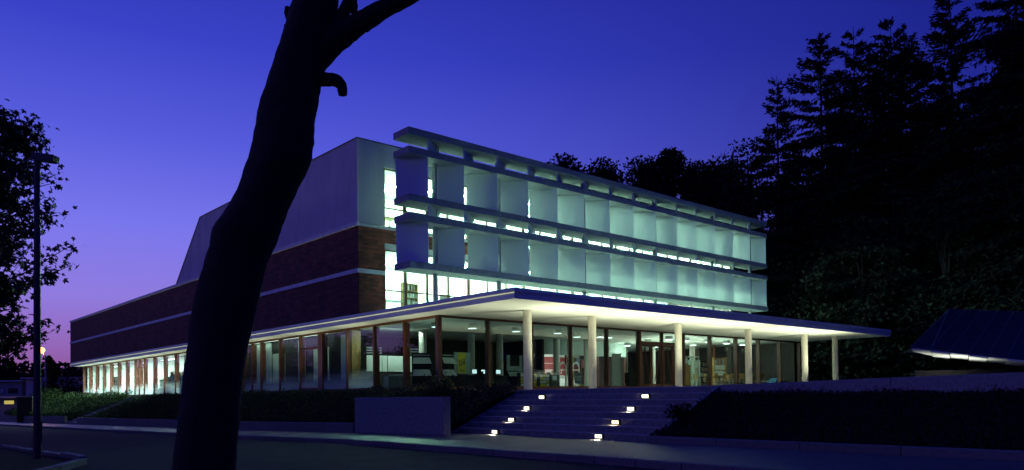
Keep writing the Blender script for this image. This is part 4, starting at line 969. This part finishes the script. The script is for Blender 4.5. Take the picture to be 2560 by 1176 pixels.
# tall weeds in front of the terrace wall
n = 900; P = np.stack([rng.uniform(-2.6, -1.75, n), rng.uniform(-24, -10.3, n), np.full(n, -.66)], 1); P[:, 2] += (P[:, 0] + 1.75) * .25
cl = (np.sin(P[:, 1] * 2.1) * np.sin(P[:, 1] * .73 + 1) * .5 + .5); D = unit(np.stack([rng.normal(0, .18, n), rng.normal(0, .28, n), np.ones(n)], 1)); Lh = rng.uniform(.15, .3, n) + .35 * cl * rng.uniform(0, 1, n)
V1, F1 = kites(P, D, unit(np.cross(D, rnd(n))), Lh, np.full(n, .018), .4)
k = 9; q = rng.uniform(.35, 1.0, (n, k)); P2 = (P[:, None] + D[:, None] * (q * Lh[:, None])[..., None]).reshape(-1, 3) + rng.normal(0, .018, (n * k, 3)); D2 = rnd(n * k); V2, F2 = kites(P2, D2, unit(np.cross(D2, rnd(n * k))), rng.uniform(.02, .06, n * k), rng.uniform(.012, .03, n * k))
link('tall_weeds', npmesh('tall_weeds', np.concatenate([V1, V2]), np.concatenate([F1, F2 + len(V1)])), M['weed'], kind='stuff')
def bush(name, label, loc, r, h, n, mt, size, flowers=0, stems=10):
    t = thing(name, label, 'bush', loc); b = MB()
    for k in range(stems):
        th = 6.28 * k / stems + random.uniform(-.3, .3); rr_ = r * random.uniform(.3, .9); b.tube([(0, 0, -.15), (rr_ * .4 * math.cos(th), rr_ * .4 * math.sin(th), h * .4), (rr_ * math.cos(th), rr_ * math.sin(th), h * random.uniform(.6, 1))], [.02, .012, .004], 5)
    b.build('stems', M['bark'], t)
    u = rnd(n) * (rng.uniform(0, 1, n) ** .5)[:, None]; P = u * [r, r, h * .5] + [0, 0, h * .52]; P *= (1 + .25 * np.sin(u[:, :1] * 7 + u[:, 1:2] * 5)); D = rnd(n)
    V, F = kites(P, D, unit(np.cross(D, rnd(n))), rng.uniform(size[0], size[1], n), rng.uniform(size[0] * .4, size[1] * .5, n)); link('foliage', npmesh('foliage', V, F), M[mt], t)
    if flowers:
        u = rnd(flowers); u[:, 2] = np.abs(u[:, 2]) * .9; P = u * [r, r, h * .52] + [0, 0, h * .55]; V, F = maple(P, rng.uniform(.03, .055, flowers)); link('flowers', npmesh('flowers', V, F), M['flower'], t)
    return t
bush('flowering_bush', 'dark bush with small yellow flowers before the glass corner', (-1.6, 2.7, -.75), .62, 1.15, 2600, 'grass', (.05, .12), 170)
bush('flowering_bush', 'smaller yellow-flowered plant left of the dark flowering bush', (-1.1, 4.6, -.5), .40, .62, 900, 'grass', (.05, .11), 60, 7)
bush('bush', 'leafy bush with yellow tips at the left end of the planted bank', (-2.0, 74.5, -1.2), 1.6, 1.9, 3400, 'grass', (.12, .28), 160)
bush('bush', 'big dark round bush between the library end and the street lamp', (3.4, 91.7, -2.8), 2.4, 5.0, 6000, 'dleaf', (.2, .45))
bush('bush', 'sprawling plant overhanging the right edge of the entrance steps', (-3.3, -10.05, -1.1), .32, .42, 500, 'weed', (.06, .14), 0, 6)

# ================================================================== STREET FURNITURE, FAR BUILDINGS
t = thing('street_lamp', 'unlit street lamp post with a flat box head near the leafy tree', 'street lamp', (-16.0, -2.0, -1.86))
MB().tube([(0, 0, 0), (.0, .0, 1.2), (0, 0, 6.85)], [.085, .08, .06], 16).build('post', M['metal'], t, smooth=True)
MB().box(-.05, .088, -.06, .06, .5, 1.0).build('service_hatch', M['metal'], t, bevel=.01)
hd_ = MB(); mrot = Matrix.Rotation(R(-42), 3, 'Z') @ Matrix.Rotation(R(8), 3, 'Y'); hd_.cbox(Vector((0, 0, 6.92)) + mrot @ Vector((.19, 0, 0)), (.50, .24, .15), mrot)
ho = hd_.build('lamp_head', M['metal'], t, bevel=.015)
l_ = MB(); l_.cbox(Vector((0, 0, 6.92)) + mrot @ Vector((0.20, 0, -.081)), (.38, .20, .012), mrot); l_.build('lens', M['iteal'], ho)
t = thing('street_lamp', 'lit orange street lamp on a curved pole far down the road', 'street lamp', (1.2, 93.9, -2.8))
MB().tube([(0, 0, 0), (0, 0, 6.6), (-.03, .03, 8.0), (-.16, .1, 8.75), (-.42, .24, 9.05)], [.1, .08, .06, .05, .045], 12).build('post', M['alu'], t, smooth=True)
MB().cbox((-.5, .28, 9.10), (.75, .3, .14), Matrix.Rotation(R(150), 3, 'Z')).build('lamp_head', M['alu'], t, bevel=.03)
bm = bmesh.new(); bmesh.ops.create_uvsphere(bm, u_segments=14, v_segments=8, radius=.50, matrix=Matrix.Translation((-.5, .26, 8.98)) @ Matrix.Scale(.8, 4, (0, 0, 1))); me = bpy.data.meshes.new('bulb_with_glare'); bm.to_mesh(me); bm.free(); link('bulb_with_glare', me, M['sodium'], t)  # bulb swollen far past its size; the ball models the lamp's glare
d = bpy.data.lights.new('sodium_light', 'POINT'); d.energy = 2600; d.color = (1, .5, .15); d.shadow_soft_size = .2; o = bpy.data.objects.new('sodium_light', d); COL.objects.link(o); o.parent = t; o.location = (-.5, .26, 8.7)
MB().box(-.35, .35, -.12, -.10, 3.1, 3.3).build('street_sign', M['paper'], t)
def shed(name, label, p0, p1, depth, z0, h, mt, bays, strip_=None, roof=.25):
    a = Vector((p0[0], p0[1], 0)); b_ = Vector((p1[0], p1[1], 0)); Lw = (b_ - a).length; rz = math.atan2(b_.y - a.y, b_.x - a.x)
    t = thing(name, label, 'building', (a.x, a.y, z0), rz)
    MB().box(0, Lw, .1, depth, 0, h).build('wall', M[mt], t)
    w = Lw / bays
    for k in range(bays): MB().box(k * w + .03, (k + 1) * w - .03, 0, .1, .02, h - .02).build('wall_panel', M[mt], t)
    MB().box(-.5, Lw + .5, -.7, depth + .3, h + .002, h + roof).build('roof', M['far_white'], t)
    for (x0, x1, za, zb, m_) in (strip_ or ()):
        f = MB().box(x0, x1, -.06, -.005, za, zb).build('window', M['metal'], t); MB().box(x0 + .08, x1 - .08, -.075, -.062, za + .08, zb - .08).build('pane', M[m_], f)
    return t
shed('industrial_building', 'long pale flat-roofed building beyond the library end', (4.9, 131.0), (21, 116.5), 14, -3.2, 6.5, 'far_white', 14)
shed('industrial_building', 'grey flat-roofed building with window strips at the left edge', (-6, 141), (4.5, 131.9), 12, -3.2, 6.1, 'far_grey', 8, [(4.0, 8.4, 4.0, 5.1, 'far_white'), (8.9, 11.0, 4.1, 5.0, 'far_white'), (11.6, 13.2, 4.1, 5.0, 'black'), (5.5, 8.5, 1.4, 2.0, 'far_white'), (11.6, 13.2, 1.4, 2.1, 'black')])
shed('garage', 'low garage with yellow lit openings at the left edge', (-6.5, 107.6), (-.6, 102.2), 8, -3.0, 3.0, 'far_grey', 6, [(2.0, 4.4, 1.95, 2.75, 'lit'), (4.9, 5.6, 1.9, 2.75, 'lit'), (6.1, 7.6, 2.1, 2.75, 'lit')])
t = thing('gate_wall', 'short rendered gate wall beside the road before the pale building', 'wall', (-5.95, 66.8, -2.5), math.atan2(-1.0, 1.08)); MB().box(0, 1.5, -.15, .15, 0, 2.45).build('wall_body', M['mortar'], t); MB().box(-.05, 1.55, -.19, .19, 2.452, 2.52).build('coping', M['concrete'], t)
broadleaf('roadside_tree', 'slender dark tree right behind the lit street lamp', (4.0, 107.5, -3), 9.4, 1.25, 3600, 90, None, base=.1, lobes=20)
G4 = 'trees beyond the terrace, mirrored in the entrance front'
dt0 = broadleaf('dark_tree', 'dark tree outside the view, first of the group mirrored in the entrance front', (24, -30, -.4), 13, 4.8, 6000, 92, G4, base=.03, lobes=24)
for i, (x, y) in enumerate(((31, -31), (37.5, -34), (44, -31), (50, -36), (56, -31), (35, -42), (46, -43), (62, -38), (27, -39)), 1):
    c = copy_thing(dt0, (x, y, -.4), i * 2.1, f'dark tree outside the view, {ordn[i]} of the group mirrored in the entrance front'); q_ = random.uniform(.9, 1.25); c.scale = (q_, q_, q_)
G3 = 'trees across the road, mirrored in the side windows'
rt0 = broadleaf('roadside_tree', 'tree across the road outside the view, first of the row mirrored in the side windows', (-31, 6, -1.9), 10.5, 4.3, 5200, 91, G3, base=.02, lobes=26, size=(.2, .5))
ordn += ['eleventh', 'twelfth', 'thirteenth', 'fourteenth', 'fifteenth', 'sixteenth', 'seventeenth', 'eighteenth', 'nineteenth', 'twentieth', 'twenty-first', 'twenty-second']
for i in range(1, 22):
    c = copy_thing(rt0, (-31 - 3 * random.random(), 6 + 6.6 * i, -2.2), i * 1.7, f"tree across the road outside the view, {ordn[i]} of the row mirrored in the side windows"); q_ = random.uniform(.78, 1.15) * (.86 if i in (8, 9) else 1); c.scale = (q_, q_, q_)
for i in range(10):
    c = copy_thing(rt0, (-37.5 - 2 * random.random(), 36 + 6.4 * i, -2.4), i * 2.3 + 1, f'back row tree across the road outside the view, {ordn[i]} one, mirrored in the side windows'); q_ = random.uniform(.7, .85) ; c.scale = (q_ * 1.15, q_ * 1.15, q_)
# far wooded hills as one mass, plus hill ground
n = 22000; ang = rng.uniform(0, 1, n); X = -120 + 330 * ang; Y = 330 - 60 * ang + rng.uniform(-20, 20, n); top = 13.5 + 1.6 * np.sin(X * .11) + 1.0 * np.sin(X * .31 + 1) + .8 * np.sin(X * .83)
P = np.stack([X, Y, -4 + (top + 4) * rng.uniform(0, 1, n) ** .55], 1); D = rnd(n); V, F = kites(P, D, unit(np.cross(D, rnd(n))), rng.uniform(1.2, 2.6, n), rng.uniform(.9, 1.8, n))
link('far_wood', npmesh('far_wood', V, F), M['dleaf'], kind='stuff')
hb = MB(); px_ = list(range(-160, 260, 20)); hb.add([(x, 335 - .18 * (x + 120), -4) for x in px_] + [(x, 350 - .18 * (x + 120), 11 + 1.2 * math.sin(x * .11)) for x in px_] + [(x, 460, 9) for x in px_] + [(x, 520, -5) for x in px_], [(r_i * 21 + i, r_i * 21 + i + 1, (r_i + 1) * 21 + i + 1, (r_i + 1) * 21 + i) for r_i in range(3) for i in range(20)]); hb.build('hill', M['earth'], kind='structure')

# glass roof right of the terrace
gr = thing('glass_roof', 'dark faceted glass roof with a lit lower edge behind the terrace wall', 'glass roof', (18.27, -7.39, TZ))
T0 = Vector((0, 0, 1.86)); B0 = Vector((5.94, -4.64, 1.02)); R0 = Vector((5.66, .25, 4.04)); R1 = Vector((11.79, -3.89, 3.77))
def bl(u, v): return T0.lerp(B0, u).lerp(R0.lerp(R1, u), v)
pn = (R0 - T0).cross(B0 - T0).normalized()
if pn.z < 0: pn = -pn
NU = 8; vs_ = [0, .34, .67, 1]
def plate(q, th):
    return MB().add([p for p in q] + [p - Vector((0, 0, th)) for p in q], [(0, 1, 2, 3), (7, 6, 5, 4), (0, 4, 5, 1), (1, 5, 6, 2), (2, 6, 7, 3), (3, 7, 4, 0)])
for i in range(NU):
    for j in range(3):
        q = [bl(i / NU, vs_[j]), bl((i + 1) / NU, vs_[j]), bl((i + 1) / NU, vs_[j + 1]), bl(i / NU, vs_[j + 1])]; c = sum(q, Vector()) / 4
        plate([c + (p - c) * .985 for p in q], .03).build('glass_panel', M['roof_glass'], gr)
gbar = MB()
for j in range(4): gbar.tube([bl(0, vs_[j]) + pn * .02, bl(1, vs_[j]) + pn * .02], .014, 6)
for i in range(NU + 1): gbar.tube([bl(i / NU, 0) + pn * .02, bl(i / NU, 1) + pn * .02], .014, 6)
gbar.tube([bl(.13, 0) + pn * .03, bl(0, .97) + pn * .03], .022, 6)
gbar.build('glazing_bars', M['roof_bar'], gr)
OFF = Vector((3.0, 1.0, -.12))
for i in range(NU):
    a, b_ = T0.lerp(B0, i / NU), T0.lerp(B0, (i + 1) / NU); d_ = (B0 - T0).normalized() * .02; dz = Vector((0, 0, -.05))
    plate([a + d_ + dz, b_ - d_ + dz, b_ - d_ + dz + OFF, a + d_ + dz + OFF * (.5 if i == 0 else 1)], .04 + .04 * (i % 2)).build('soffit_panel', M['white'], gr)
wa, wb = T0 + OFF * .9, B0 + OFF * .9
MB().poly([(wa.x, wa.y), (wb.x, wb.y), (wb.x + .2, wb.y + .05), (wa.x + .2, wa.y + .05)], -.1, .82).build('base_wall', M['idark'], gr)
MB().add([T0 + Vector((.05, .05, -.04)), R0 + Vector((.05, .05, -.04)), R0 + Vector((4.0, 2.0, -2.2)), T0 + Vector((3.0, 1.4, -.1))], [(0, 1, 2, 3), (3, 2, 1, 0)]).build('gable_panel', M['roof_glass'], gr)
for i, u in enumerate((.16, .29, .42)):
    p = T0.lerp(B0, u) + OFF * .5
    t = thing('ground_floodlight', f'small ground floodlight under the edge of the glass roof, {ordn[i]} from its tip', 'floodlight', (18.27 + p.x, -7.39 + p.y, TZ), group='floodlights under the glass roof')
    MB().cyl(0, 0, 0, .10, .13, 16, .11).build('housing', M['metal'], t, smooth=True); MB().cyl(0, 0, .101, .108, .09, 16).build('lens', M['tube_dim'], t)
    d = bpy.data.lights.new('floodlight', 'SPOT'); d.energy = (45, 120, 50)[i]; d.color = (.95, 1, .80); d.spot_size = R(125); d.spot_blend = 1; d.shadow_soft_size = .1
    o = bpy.data.objects.new('floodlight_lamp', d); COL.objects.link(o); o.parent = t; o.location = (0, 0, .14); o.rotation_euler = (R(180), 0, 0)
